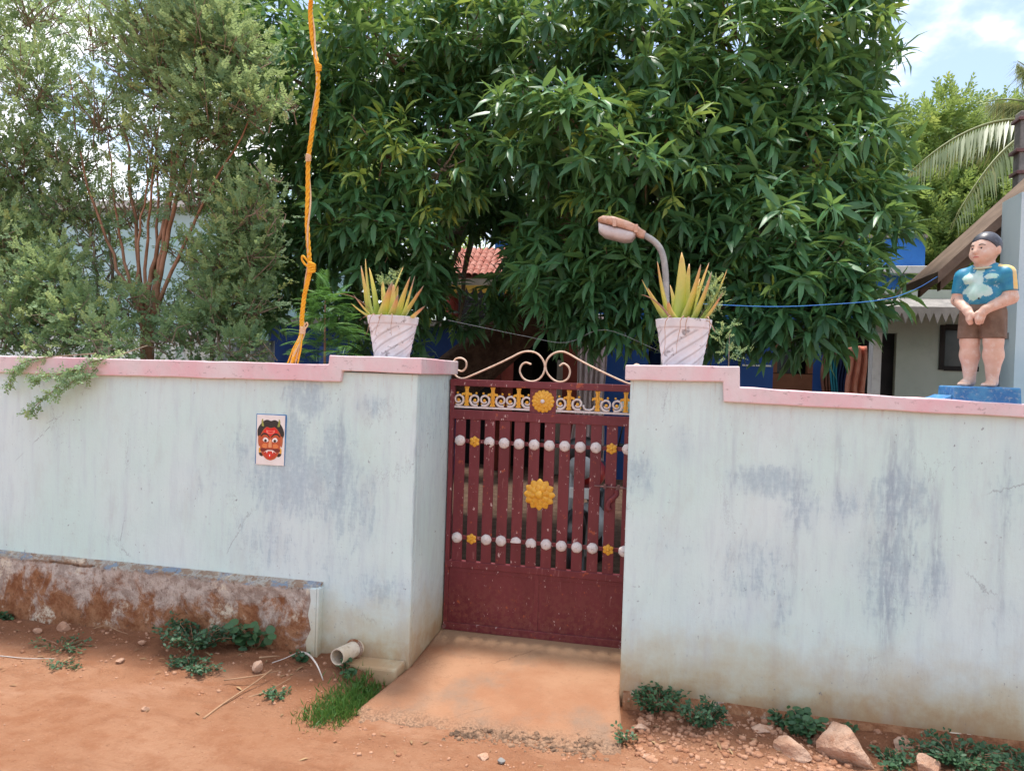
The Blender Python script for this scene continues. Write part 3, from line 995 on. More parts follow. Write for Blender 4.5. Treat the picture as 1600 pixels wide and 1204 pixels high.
GL, GR = -1.352, -0.226
MB().box(GL, GL + 0.027, GYF - .004, GYF + .036, 0.030, 1.576).build('stile', M['maroon'], gate, bevel=0.003)
MB().box(GR - 0.022, GR, GYF - .004, GYF + .036, 0.030, 1.572).build('stile', M['maroon'], gate, bevel=0.003)
MB().box(GL, GR, GYF - .009, GYF + .041, 1.536, 1.577).build('top_rail', M['maroon'], gate, bevel=0.003)
MB().box(GL + .001, GR - .001, GYF - .007, GYF + .030, 1.333, 1.389).build('rail', M['maroon'], gate, bevel=0.003)
MB().box(GL + .001, GR - .001, GYF - .007, GYF + .030, 0.415, 0.457).build('rail', M['maroon'], gate, bevel=0.003)
MB().box(GL + .001, GR - .001, GYF - .012, GYF + .040, 0.028, 0.074).build('bottom_rail', M['maroon'], gate, bevel=0.003)
for zc in (1.197, 0.600):
    MB().box(GL + .02, GR - .02, GYF + .012, GYF + .022, zc - .011, zc + .011).build('cross_bar', M['maroon'], gate)
MB().box(GL + .028, -0.772, GYF + .004, GYF + .010, 0.070, 0.418).build('panel', M['maroon'], gate)
MB().box(-0.768, GR - .023, GYF + .004, GYF + .010, 0.070, 0.418).build('panel', M['maroon'], gate)
MB().box(-0.785, -0.757, GYF - .001, GYF + .0032, 0.075, 0.414).build('panel_strip', M['maroon'], gate, bevel=.001)
MB().box(GL + .03, GR - .025, GYF + .0005, GYF + .0036, 0.388, 0.4145).build('panel_strip', M['maroon'], gate, bevel=.001)
MB().box(-0.850, -0.690, GYF + .006, GYF + .010, 1.389, 1.537).build('rosette_plate', M['maroon'], gate)
slx = [-1.279 + 0.0930 * k for k in range(12)]
for k, x in enumerate(slx):
    wd = 0.0325 if k < 11 else 0.021
    o = MB().box(x - wd, x + wd, GYF, GYF + .0105, 0.452, 1.338).build('slat', M['maroon'], gate, bevel=0.0025)


def stud_mesh(broken=0):
    mb = MB()
    n = 14
    prof = [(0.0330, 0), (0.0325, .006), (0.029, .013), (0.021, .019), (0.010, .0225), (0.002, .0235)]
    vs_, fs = [], []
    for i, (r, h) in enumerate(prof):
        for j in range(n):
            a = 2 * math.pi * j / n
            rr = r * (1 + (0.035 if j % 2 else -0.02))
            vs_.append((rr * math.cos(a), -h, rr * math.sin(a)))
    for i in range(len(prof) - 1):
        for j in range(n):
            j2 = (j + 1) % n
            am = 2 * math.pi * (j + .5) / n
            zc, xc = math.sin(am) * prof[i][0], math.cos(am) * prof[i][0]
            if broken == 1 and zc < -0.001 + 0.004 * math.sin(j * 2.1):
                continue
            if broken == 2 and zc < -0.014 and xc < .012:
                continue
            if broken == 3 and zc < -0.019:
                continue
            fs.append((i * n + j, (i + 1) * n + j, (i + 1) * n + j2, i * n + j2))
    if not broken or broken >= 2:
        if True:
            fs.append(tuple((len(prof) - 1) * n + j for j in range(n)))
    me = bpy.data.meshes.new('stud')
    me.from_pydata(vs_, [], fs)
    me.polygons.foreach_set('use_smooth', [True] * len(me.polygons))
    me.materials.append(M['white_orn'])
    return me


def petal_ring(mb, c, n, r0, r1, wd, h0, h1, ph=0.0, tipr=0.5):
    """n raised petals round c on the gate plane, h measured towards the viewer"""
    for k in range(n):
        a = ph + 2 * math.pi * k / n
        ca, sa = math.cos(a), math.sin(a)
        st = [(0, .35, .5), (.35, .9, 1.0), (.7, 1.0, .8), (.9, tipr, .35), (1.0, .05, .05)]
        vs_, fs = [], []
        for t, ww, hh in st:
            r = r0 + (r1 - r0) * t
            for sgn, hm in ((-1, 0), (-.5, .75), (0, .55 if hh > .6 else 1.0), (.5, .75), (1, 0)):
                lx, lz = r, sgn * wd * ww
                vs_.append((c[0] + lx * ca - lz * sa, c[1] - (h0 + (h1 - h0) * hh * (hm if hm else 0)), c[2] + lx * sa + lz * ca))
        for i in range(len(st) - 1):
            for j in range(4):
                q0 = i * 5 + j
                fs.append((q0, q0 + 1, q0 + 6, q0 + 5))
        mb.add(vs_, fs)
    return mb


sm = [stud_mesh(b) for b in range(4)]


def small_flower(x, z):
    mb = MB()
    c = (x, GYF - .0005, z)
    petal_ring(mb, c, 6, .004, .034, .0125, .0015, .011, math.pi / 2)
    mb.ball((x, GYF - .008, z), .009, 10, 6)
    mb.build('flower', M['gold'], gate, smooth=True)


for row, zc in ((0, 1.198), (1, 0.600)):
    for k, x in enumerate(slx):
        z = zc + random.uniform(-.002, .002)
        if k in (1, 10):
            small_flower(x, z)
            continue
        b = 0
        if row == 0 and k == 2: b = 2
        if row == 1 and k == 4: b = 1
        if row == 1 and k == 5: b = 3
        o = link_mesh('stud', sm[b], None, gate)
        L = wloc(gate)
        o.location = (x - L.x, GYF - L.y, z - L.z)
        o.rotation_euler = (0, random.uniform(0, 1) if not b else 0, 0)

# big rosette and frieze rosette
mb = MB(); c = (-0.771, GYF - .001, 0.900)
petal_ring(mb, c, 12, .020, .096, .024, .002, .018, 0.0)
petal_ring(mb, c, 8, .010, .066, .021, .010, .027, 0.2)
mb.lathe([(.026, .002), (.026, .024), (.020, .031), (.008, .035)], c, 18, '-y')
mb.build('rosette', M['gold'], gate, smooth=True)
mb = MB(); c = (-0.769, GYF + .004, 1.461)
petal_ring(mb, c, 16, .016, .070, .0135, .002, .014, 0.0, .8)
petal_ring(mb, c, 12, .008, .045, .012, .008, .021, 0.2, .8)
mb.lathe([(.062, .001), (.062, .004)], c, 24, '-y')
ro = mb.build('rosette', M['gold'], gate, smooth=True)
MB().ball((c[0], c[1] - .020, c[2]), .013, 12, 8, (1, .7, 1)).build('rosette_centre', M['white_orn'], ro, smooth=True)

# frieze of scrolls
FYC = GYF + .012
for (a, b) in ((GL + .027, -0.843), (-0.697, GR - .02)):
    MB().box(a, b, FYC - .005, FYC + .005, 1.400, 1.412).build('frieze_bar', M['white_orn'], gate, bevel=.001)
for x in (-0.846, -0.694):
    MB().box(x - .004, x + .004, FYC - .005, FYC + .005, 1.389, 1.537).build('frieze_post', M['white_orn'], gate)


def fleur(x, z0=1.413):
    mb = MB()
    P = [(0, 0), (.016, .004), (.009, .018), (.014, .030), (.008, .040), (.012, .056), (.009, .066), (.020, .068), (.027, .060), (.031, .066), (.027, .080), (.014, .083), (.009, .088), (.010, .108), (.013, .112), (.013, .122)]
    poly = [(x + px_ * 1.15, z0 + pz_) for px_, pz_ in P] + [(x - px_ * 1.15, z0 + pz_) for px_, pz_ in reversed(P[1:])]
    mb.prism(poly, FYC - .007, FYC + .003)
    mb.tube([(x, FYC - .007, z0 + .01), (x, FYC - .009, z0 + .06), (x, FYC - .007, z0 + .118)], [.004, .007, .004], 6)
    mb.build('fleur', M['gold'], gate, bevel=.0015, seg=1)


def scroll(x, sgn, missing=False):
    """white spiral with a gold bud, opening away from its fleur"""
    zc = 1.453
    if not missing:
        P = []
        for k in range(27):
            t = k / 26
            a = -math.pi / 2 + sgn * (0.5 - 2 * math.pi * 1.25 * t)
            r = .037 * (1 - .60 * t)
            P.append((x + r * math.cos(a), FYC, zc + r * math.sin(a)))
        mb = MB().tube(P, [.0085 - .003 * k / 26 for k in range(27)], 6)
        mb.box(x - .006, x + .006, FYC - .004, FYC + .004, 1.410, 1.422)
        so = mb.build('scroll', M['white_orn'], gate, smooth=True)
        MB().ball((x, FYC - .003, zc - .003), .0105, 10, 6, (1, .6, 1)).build('scroll_bud', M['gold'], so, smooth=True)
        MB().ball((x + sgn * .008, FYC, zc + .041), .0075, 8, 5, (1, .7, 1)).build('scroll_bud', M['gold'], so, smooth=True)
        b = MB()
        b.tube([(x + sgn * .022, FYC, zc - .02), (x + sgn * .012, FYC, zc - .036), (x - sgn * .006, FYC, zc - .036)], [.003, .0065, .003], 6)
        b.build('scroll_leaf', M['gold'], so, smooth=True)
    else:
        P = [(x - .034, FYC, zc - .004), (x - .024, FYC, zc - .026), (x, FYC, zc - .034), (x + .024, FYC, zc - .026), (x + .034, FYC, zc - .008)]
        MB().tube(catmull(P, 4), .0062, 6).build('scroll', M['white_orn'], gate, smooth=True)


fl = [gpt(729, 612)[0], gpt(769.6, 614)[0], gpt(810.2, 616)[0], gpt(889, 618)[0], gpt(933.8, 620)[0], gpt(978, 622)[0]]
for k, x in enumerate(fl):
    fleur(x)
    scroll(x - .052, -1, k == 4)
    if k != 5:
        scroll(x + .052, 1)

# cream scrollwork on the top rail
Z8 = lambda a, b: (640 + a / 4.444, 380 + b / 4.444)
left = [(335, 880), (365, 888), (392, 860), (392, 820), (360, 797), (320, 803), (299, 843), (303, 893), (332, 928), (372, 938), (430, 918), (600, 843), (700, 795), (770, 760), (830, 750), (885, 765), (925, 808), (939, 858), (925, 912), (890, 948), (840, 959), (792, 940), (766, 892), (775, 850), (805, 828), (845, 840)]
right = [(1040, 852), (1070, 834), (1105, 860), (1113, 900), (1095, 943), (1050, 963), (1000, 948), (957, 902), (944, 850), (960, 800), (1000, 765), (1050, 752), (1100, 765), (1200, 822), (1350, 898), (1490, 962), (1535, 975), (1580, 955), (1612, 910), (1605, 860), (1575, 840), (1545, 860)]
for P in (left, right):
    pts = []
    for q_ in P:
        p = PY(*Z8(*q_), GYF + .016)
        pts.append(p)
    MB().tube(catmull(pts, 5), .0058, 8).build('top_scroll', M['cream_iron'], gate, smooth=True)
# latch
bx0, bz = gpt(929, 758)
mb = MB().tube([(bx0, GYF - .016, bz), (GR - .005, GYF - .016, bz - .004)], .0055, 8)
mb.box(bx0 + .055, bx0 + .070, GYF - .022, GYF, bz - .014, bz + .012)
mb.box(bx0 + .135, bx0 + .150, GYF - .022, GYF, bz - .015, bz + .011)
lt_ = mb.build('bolt', M['iron_dark'], gate, smooth=False)
hp = [gpt(*p) for p in ((963, 764), (964, 771), (958, 778), (951.5, 784), (950, 792), (953, 797))]
MB().tube(catmull([(a, GYF - .014, b) for a, b in hp], 4), [.015] * 16 + [.017] * 5, 8, flat=.35).build('latch_handle', M['maroon'], lt_, smooth=True)
MB().tube([(GL + .012, GYF - .03, 0.05), (GL + .012, GYF + .03, 0.05)], .012, 10).build('hinge', M['iron_dark'], gate)

# ------------------------------------------------------------------ painted mask tile
tile = thing('mask_tile', 'white ceramic tile with a painted red horned demon face set in the mint wall', 'wall tile', (-2.225, 0.0, 1.20))
TW, TH = 0.0875, 0.142
tcx, tcz = -2.225, 1.200


def T(a, b):
    """photo zoom coordinates on the tile -> metres"""
    return tcx + (a - 665) / 350 * 2 * TW, tcz + (690 - b) / 620 * 2 * TH


MB().box(tcx - TW, tcx + TW, -.007, .004, tcz - TH, tcz + TH).build('tile_body', varied('tile_glaze', C3(.76, .72, .70), C3(.80, .77, .75), 20, .25, .5), tile, bevel=.0015)
MB().prism([T(478, 372), T(855, 368), T(858, 405), T(845, 1000), T(800, 1003), T(476, 992)], -.0025, .004).build('tile_bed', M['plinth_blue'], tile)
_cache = {}


def paint(nm, col, rough=.35):
    if nm not in _cache:
        _cache[nm] = varied('glaze_' + nm, col, tuple(min(1, c * 1.15) for c in col[:3]) + (1,), 45, rough, .5)
    return _cache[nm]


def layer(name, pts, lev, col_name, col, mirror=False, parent=None, smooth_n=5):
    P = [T(*p) for p in catmull([np.array(p + (0,))[:2] for p in pts] + [np.array(pts[0])], smooth_n)[:-1]] if smooth_n else [T(*p) for p in pts]
    MB().prism(P, -.007 - .0007 * lev, -.0065 - .0007 * (lev - 1)).build(name, paint(col_name, col), parent or tile)
    if mirror:
        P2 = [(2 * T(667, 0)[0] - x, z) for x, z in P]
        MB().prism(P2, -.007 - .0007 * lev, -.0065 - .0007 * (lev - 1)).build(name, paint(col_name, col), parent or tile)


layer('hair', [(505, 640), (503, 570), (530, 510), (580, 455), (625, 440), (667, 452), (715, 440), (760, 460), (805, 515), (832, 580), (830, 640), (790, 700), (667, 720), (545, 700)], 1, 'hair', C3(.018, .017, .018))
layer('ear', [(515, 645), (535, 640), (545, 700), (540, 760), (525, 770), (513, 710)], 1.6, 'skin_dark', C3(.42, .12, .045), True)
layer('earring', [(525, 800), (545, 780), (552, 820), (545, 850), (526, 845)], 1.8, 'ring', C3(.70, .36, .05), True)
layer('side_lock', [(525, 850), (560, 850), (580, 880), (565, 895), (535, 880)], 1.2, 'hair', C3(.018, .017, .018), True)
layer('face', [(540, 640), (575, 570), (615, 530), (667, 540), (720, 530), (765, 575), (795, 640), (792, 740), (780, 830), (745, 900), (700, 932), (660, 938), (615, 920), (570, 870), (545, 800), (535, 720)], 2, 'skin', C3(.46, .085, .028))
layer('forehead', [(580, 585), (620, 535), (667, 548), (718, 532), (755, 585), (740, 610), (690, 620), (667, 648), (640, 615), (600, 605)], 3, 'red', C3(.62, .012, .012))
layer('forehead_mark', [(615, 565), (640, 572), (695, 572), (720, 565), (712, 600), (667, 612), (622, 600)], 4, 'pink', C3(.70, .22, .16))
layer('forehead_mark_centre', [(630, 580), (705, 580), (698, 594), (667, 602), (637, 594)], 4.6, 'red', C3(.62, .012, .012))
layer('brow', [(545, 640), (575, 608), (615, 606), (650, 640), (655, 660), (620, 628), (580, 625), (555, 650)], 4, 'black', C3(.015, .012, .012), True)
layer('eye', [(572, 690), (595, 660), (630, 668), (645, 700), (620, 716), (590, 712)], 4, 'eyewhite', C3(.80, .77, .74), True)
layer('pupil', [(592, 695), (607, 680), (624, 692), (622, 710), (607, 716), (594, 708)], 4.8, 'black', C3(.015, .012, .012), True)
layer('cheek', [(560, 760), (590, 735), (630, 745), (625, 785), (585, 795)], 3, 'orange', C3(.66, .20, .06), True)
layer('nose', [(655, 690), (667, 680), (680, 690), (688, 760), (680, 780), (652, 780), (645, 760)], 4, 'nosel', C3(.70, .30, .14))
layer('moustache', [(667, 800), (630, 795), (580, 790), (545, 805), (560, 835), (600, 830), (640, 815), (667, 812), (695, 815), (735, 832), (778, 835), (792, 805), (755, 790), (705, 795)], 4, 'dark_red', C3(.16, .02, .018))
layer('mouth', [(590, 850), (630, 822), (700, 822), (745, 850), (730, 880), (700, 900), (667, 920), (635, 905), (605, 880)], 4.4, 'mouth', C3(.50, .035, .02))
layer('lip', [(585, 852), (630, 815), (667, 812), (705, 815), (748, 850), (705, 828), (630, 828)], 5.2, 'lip', C3(.76, .62, .56))
layer('fang', [(622, 826), (640, 826), (630, 856)], 5.6, 'eyewhite', C3(.80, .77, .74), True, smooth_n=0)
layer('tongue', [(640, 850), (667, 842), (695, 850), (692, 890), (667, 918), (645, 890)], 5.2, 'tongue', C3(.60, .03, .015))
layer('tongue_shine', [(660, 868), (672, 866), (670, 888), (662, 890)], 5.9, 'eyewhite', C3(.80, .77, .74))
layer('horn', [(556, 520), (550, 470), (558, 435), (568, 432), (572, 470), (582, 520)], 2.2, 'horn', C3(.28, .30, .07), True)

# ------------------------------------------------------------------ pots with aloe
def pot_mesh(name, cx, cy, z0, ht, r0, r1, parent, turn, seed):
    n, m_ = 120, 48
    vs_, gr, fs = [], [], []
    body = ht * 0.80
    for i in range(m_ + 1):
        t = i / m_
        z = t * ht
        for j in range(n):
            a = 2 * math.pi * j / n
            if z < body:
                r = r0 + (r1 * 0.90 - r0) * (z / body)
                ph = (a * 8 / (2 * math.pi) - turn * z / ht * 4.2) % 1.0
                g = math.exp(-((ph - .5) / .10) ** 2) * min(1, z / .02) * min(1, (body - z) / .012)
                r += .0055 * (math.sin(ph * 2 * math.pi - math.pi / 2) * .5 + .5) - .006 * g
            else:
                tt = (z - body) / (ht - body)
                g = math.exp(-(tt / .12) ** 2)
                r = r1 * (.955 + .045 * tt) - .004 * g
            r += .003 * float(fbm(a * 2, z * 12, seed, 2))
            vs_.append((cx + r * math.cos(a), cy + r * math.sin(a), z0 + z)); gr.append(g)
    base = len(vs_)
    for rr, dz in ((r1 * .90, 0), (r1 * .86, -.028), (0.002, -.026)):   # inner lip and soil bed
        for j in range(n):
            a = 2 * math.pi * j / n
            vs_.append((cx + rr * math.cos(a), cy + rr * math.sin(a), z0 + ht + dz)); gr.append(0)
    for i in range(m_ + 3):
        for j in range(n):
            j2 = (j + 1) % n
            fs.append((i * n + j, i * n + j2, (i + 1) * n + j2, (i + 1) * n + j))
    fs.append(tuple(range(n - 1, -1, -1)))
    mb = MB(); mb.add(vs_, fs)
    o = mb.build('pot_body', M['pot'], parent, smooth=True)
    at = o.data.attributes.new('groove', 'FLOAT', 'POINT')
    at.data.foreach_set('value', np.array(gr, np.float32))
    MB().lathe([(r1 * .87, -.012), (r1 * .5, -.004), (.004, 0)], (cx, cy, z0 + ht - .006), 24).build('soil', M['soil'], parent, smooth=True)


def aloe_leaf(base, tip, wd, parent, bend=0.0, dry=False, side=None, name='leaf'):
    base, tip = np.array(base), np.array(tip)
    L = np.linalg.norm(tip - base)
    mid = (base + tip) / 2 + np.array([0, 0, -1.0]) * bend * L + (np.array(side) if side is not None else 0)
    n = 10
    d0 = (tip - base) / L
    outw = np.array([d0[0], d0[1], 0.0])
    if np.linalg.norm(outw) < .05:
        outw = np.array([0, -1.0, 0])
    vs_, tone, fs = [], [], []
    K = 8
    for i in range(n + 1):
        t = i / n
        p = (1 - t) ** 2 * base + 2 * t * (1 - t) * mid + t * t * tip
        d = 2 * (1 - t) * (mid - base) + 2 * t * (tip - mid); d /= np.linalg.norm(d)
        nin = np.cross(d, np.cross(np.array([0, 0, 1.0]) * .6 - outw * .8, d)); nin /= (np.linalg.norm(nin) + 1e-9)
        s = np.cross(d, nin)
        ww = wd * (1 - t) ** 0.6 * (1.0 if t > .12 else .8 + 1.6 * t) + .0012
        th = ww * .38
        for k in range(K):
            a = 2 * math.pi * k / K
            ox, oz = math.cos(a) * ww, math.sin(a) * th
            if oz > 0: oz = -oz * .15 + ww * .22 * abs(math.cos(a))      # channelled upper face
            vs_.append(p + s * ox + nin * oz); tone.append(t)
        if i:
            for k in range(K):
                k2 = (k + 1) % K
                fs.append(((i - 1) * K + k, (i - 1) * K + k2, i * K + k2, i * K + k))
    fs.append(tuple(range(K - 1, -1, -1))); fs.append(tuple(n * K + k for k in range(K)))
    mb = MB(); mb.add(vs_, fs)
    k_, o_ = random.uniform(.7, 1.1), random.uniform(-.08, .14)
    tone = [t_ * k_ + o_ + (.12 if t_ > .95 else 0) for t_ in tone]
    o = mb.build(name, M['aloe_dry'] if dry else M['aloe'], parent, smooth=True, clean=False)
    at = o.data.attributes.new('tone', 'FLOAT', 'POINT')
    at.data.foreach_set('value', np.array(tone, np.float32))
    return o


def root_hair(p0, dirx, ln, parent):
    P = [np.array(p0)]
    d = np.array([dirx * .4, -.6, .3])
    for k in range(7):
        P.append(P[-1] + d * ln / 7)
        d = d * .75 + np.array([random.uniform(-.3, .3), -.02, -.55])
    MB().tube(P, [.0032 * (1 - .1 * k) for k in range(8)], 5).build('dry_root', M['aloe_dry'], parent, smooth=True)


def aloe_pot(label, cx, cy, z0, ht, r0, r1, turn, Y, leaves, seed):
    pot = thing('flower_pot', label, 'plant pot', (cx, cy, z0), 'aloe pots on the gate pillars')
    pot_mesh('pot', cx, cy, z0, ht, r0, r1, pot, turn, seed)
    al = thing('aloe_plant', label.replace('whitewashed spiral-ribbed pot', 'yellow-green aloe growing in the whitewashed pot'), 'aloe plant', (cx, cy, z0 + ht - .01), 'aloes in the pillar pots')
    for (bx, tx, ty, wd, dy, bend) in leaves:
        b = PY(bx, 0, Y); b = np.array([b[0], cy + dy * .25, z0 + ht - .015])
        px = PY(bx, 492, cy + dy * .25); b[0] = px[0]
        t = PY(tx, ty, cy + dy)
        aloe_leaf(b, t, max(wd * 1.6, .025), al, bend * 1.3, side=(random.uniform(-.018, .018), random.uniform(-.02, .01), 0))
    return pot, al


lp = PY(614, 558, .22); l0 = float(lp[0])
pot1, al1 = aloe_pot('whitewashed spiral-ribbed pot on the pillar beside the yellow rope', -1.597, .215, 1.688, .236, .097, .148, 1, .215,
    [(585, 571, 404, .024, -.02, .10), (578, 564, 415, .014, .06, .10), (590, 577, 418, .018, .05, .03), (600, 630, 417, .016, .10, .04), (597, 613, 440, .026, -.06, .06),
     (612, 615, 444, .020, .04, .0), (620, 641, 432, .022, -.03, .03), (626, 662, 446, .018, -.05, .08), (616, 622, 446, .015, .08, .02), (628, 648, 431, .013, .05, .02),
     (640, 664, 478, .013, -.09, .10), (590, 549, 474, .017, -.08, .10), (586, 552, 460, .018, -.05, .12), (606, 598, 437, .012, .08, .0), (622, 652, 456, .015, .04, .05), (604, 596, 449, .016, -.02, .12), (608, 622, 460, .018, -.09, .10)], 5)
for dx in (-.05, -.01, .05):
    root_hair((-1.60 + dx, .215 - .135, 1.925), random.uniform(-1, 1), .12, al1)
aloe_leaf((-1.66, .16, 1.92), tuple(PY(562, 500, .12)), .011, al1, -.35, True)
aloe_leaf((-1.63, .12, 1.92), tuple(PY(592, 497, .06)), .009, al1, -.4, True)
aloe_leaf((-1.70, .20, 1.93), tuple(PY(524, 459, .14)), .006, al1, -.30, True)
pot2, al2 = aloe_pot('whitewashed spiral-ribbed pot on the pillar in front of the lamp', 0.034, .215, 1.688, .246, .099, .146, 1, .215,
    [(1060, 1065, 394, .027, -.03, .02), (1048, 1027, 408, .021, -.03, .10), (1066, 1095, 413, .026, -.06, .06), (1072, 1077, 412, .015, .06, .0), (1080, 1112, 424, .025, -.05, .05),
     (1078, 1108, 410, .012, .05, .03), (1044, 1012, 450, .020, -.06, .12), (1042, 1003, 437, .013, -.02, .14), (1096, 1130, 456, .015, -.06, .10), (1090, 1136, 421, .016, .03, .08),
     (1055, 1047, 445, .013, .06, .0), (1070, 1094, 435, .016, .07, .02), (1058, 1044, 470, .018, -.10, .12)], 8)
for dx in (-.06, 0.0, .03, .11):
    root_hair((0.034 + dx, .215 - .13, 1.935), random.uniform(-1, 1), random.uniform(.1, .2), al2)
aloe_leaf((-.03, .12, 1.93), tuple(PY(1001, 460, .05)), .010, al2, -.25, True)
aloe_leaf((.12, .14, 1.93), tuple(PY(1118, 520, .10)), .008, al2, -.5, True)

# ------------------------------------------------------------------ boy statue (distance field -> mesh)
def surfnet(f, lo, hi, h):
    lo, hi = np.array(lo), np.array(hi)
    n = np.ceil((hi - lo) / h).astype(int) + 1
    ax = [lo[i] + h * np.arange(n[i]) for i in range(3)]
    X, Y, Z = np.meshgrid(*ax, indexing='ij')
    V = f(X, Y, Z)
    I = V < 0
    cs = (n - 1)
    acc = np.zeros(tuple(cs) + (3,)); cnt = np.zeros(tuple(cs))
    corners = [(i, j, k) for i in (0, 1) for j in (0, 1) for k in (0, 1)]

    def sl(A, c):
        return A[c[0]:c[0] + cs[0], c[1]:c[1] + cs[1], c[2]:c[2] + cs[2]]
    for a in corners:
        for d in range(3):
            if a[d] == 0:
                b = list(a); b[d] = 1; b = tuple(b)
                va, vb = sl(V, a), sl(V, b)
                m_ = (va < 0) != (vb < 0)
                t = np.where(m_, va / np.where(m_, va - vb, 1), 0)
                for q in range(3):
                    acc[..., q] += np.where(m_, a[q] + (t if q == d else 0), 0)
                cnt += m_
    act = cnt > 0
    idx = -np.ones(tuple(cs), int)
    idx[act] = np.arange(act.sum())
    base = np.stack(np.nonzero(act), -1)
    verts = lo + h * (base + acc[act] / cnt[act][:, None])
    faces = []
    for d in range(3):
        e = [1, 2] if d == 0 else ([0, 2] if d == 1 else [0, 1])
        A = np.take(I, np.arange(0, n[d] - 1), axis=d); B = np.take(I, np.arange(1, n[d]), axis=d)
        P = np.stack(np.nonzero(A != B), -1)
        ok = np.all((P[:, e] >= 1), axis=1) & np.all(P[:, e] <= (cs[e] - 1), axis=1)
        P = P[ok]
        o = np.zeros((4, 3), int)
        o[1][e[0]] = -1; o[2][e[0]] = -1; o[2][e[1]] = -1; o[3][e[1]] = -1
        Q = [idx[tuple((P + o[k]).T)] for k in range(4)]
        flip = A[tuple(P.T)] if len(P) else np.array([], bool)
        if d == 1: flip = ~flip
        Fq = np.stack(Q, -1)
        Fq[~flip] = Fq[~flip][:, ::-1]
        faces.append(Fq[np.all(Fq >= 0, axis=1)])
    return verts, np.concatenate(faces)


def sd_ell(P, c, r):
    X, Y, Z = P
    k = np.sqrt(((X - c[0]) / r[0]) ** 2 + ((Y - c[1]) / r[1]) ** 2 + ((Z - c[2]) / r[2]) ** 2)
    return (k - 1) * min(r)


def sd_cone(P, a, b, r1, r2):
    X, Y, Z = P
    a, b = np.array(a), np.array(b)
    ba = b - a
    t = ((X - a[0]) * ba[0] + (Y - a[1]) * ba[1] + (Z - a[2]) * ba[2]) / (ba @ ba)
    t = np.clip(t, 0, 1)
    d = np.sqrt((X - a[0] - t * ba[0]) ** 2 + (Y - a[1] - t * ba[1]) ** 2 + (Z - a[2] - t * ba[2]) ** 2)
    return d - (r1 + (r2 - r1) * t)


def smin(a, b, k):
    h_ = np.clip(0.5 + 0.5 * (b - a) / k, 0, 1)
    return b * (1 - h_) + a * h_ - k * h_ * (1 - h_)


HY = R_(-16)                                                    # head turned further towards the street end
HS = 1.13                                                       # a child's big head
HC = (0.0, .002, .592)


def headP(P):
    X, Y, Z = P
    c, s_ = math.cos(-HY), math.sin(-HY)
    X, Y = c * X - s_ * Y, s_ * X + c * Y
    return ((X - HC[0]) / HS + HC[0], (Y - HC[1]) / HS + HC[1], (Z - HC[2]) / HS + HC[2])


def torso(P, g=0.0):
    d = sd_ell(P, (0, .006, .495), (.082 + g, .058 + g, .076 + g))
    d = smin(d, sd_ell(P, (0, -.012, .425), (.076 + g, .070 + g, .074 + g)), .04)
    for s_ in (-1, 1):
        d = smin(d, sd_ell(P, (s_ * .040, -.036, .500), (.034 + g, .032 + g, .031 + g)), .010)
        d = smin(d, sd_cone(P, (s_ * .030, .006, .560), (s_ * .088, .006, .528), .024 + g, .034 + g), .03)
    return d


def upper_arm(P, s_, g=0.0):
    return sd_cone(P, (s_ * .090, .004, .526), (s_ * .110, .006, .420), .038 + g, .031 + g)


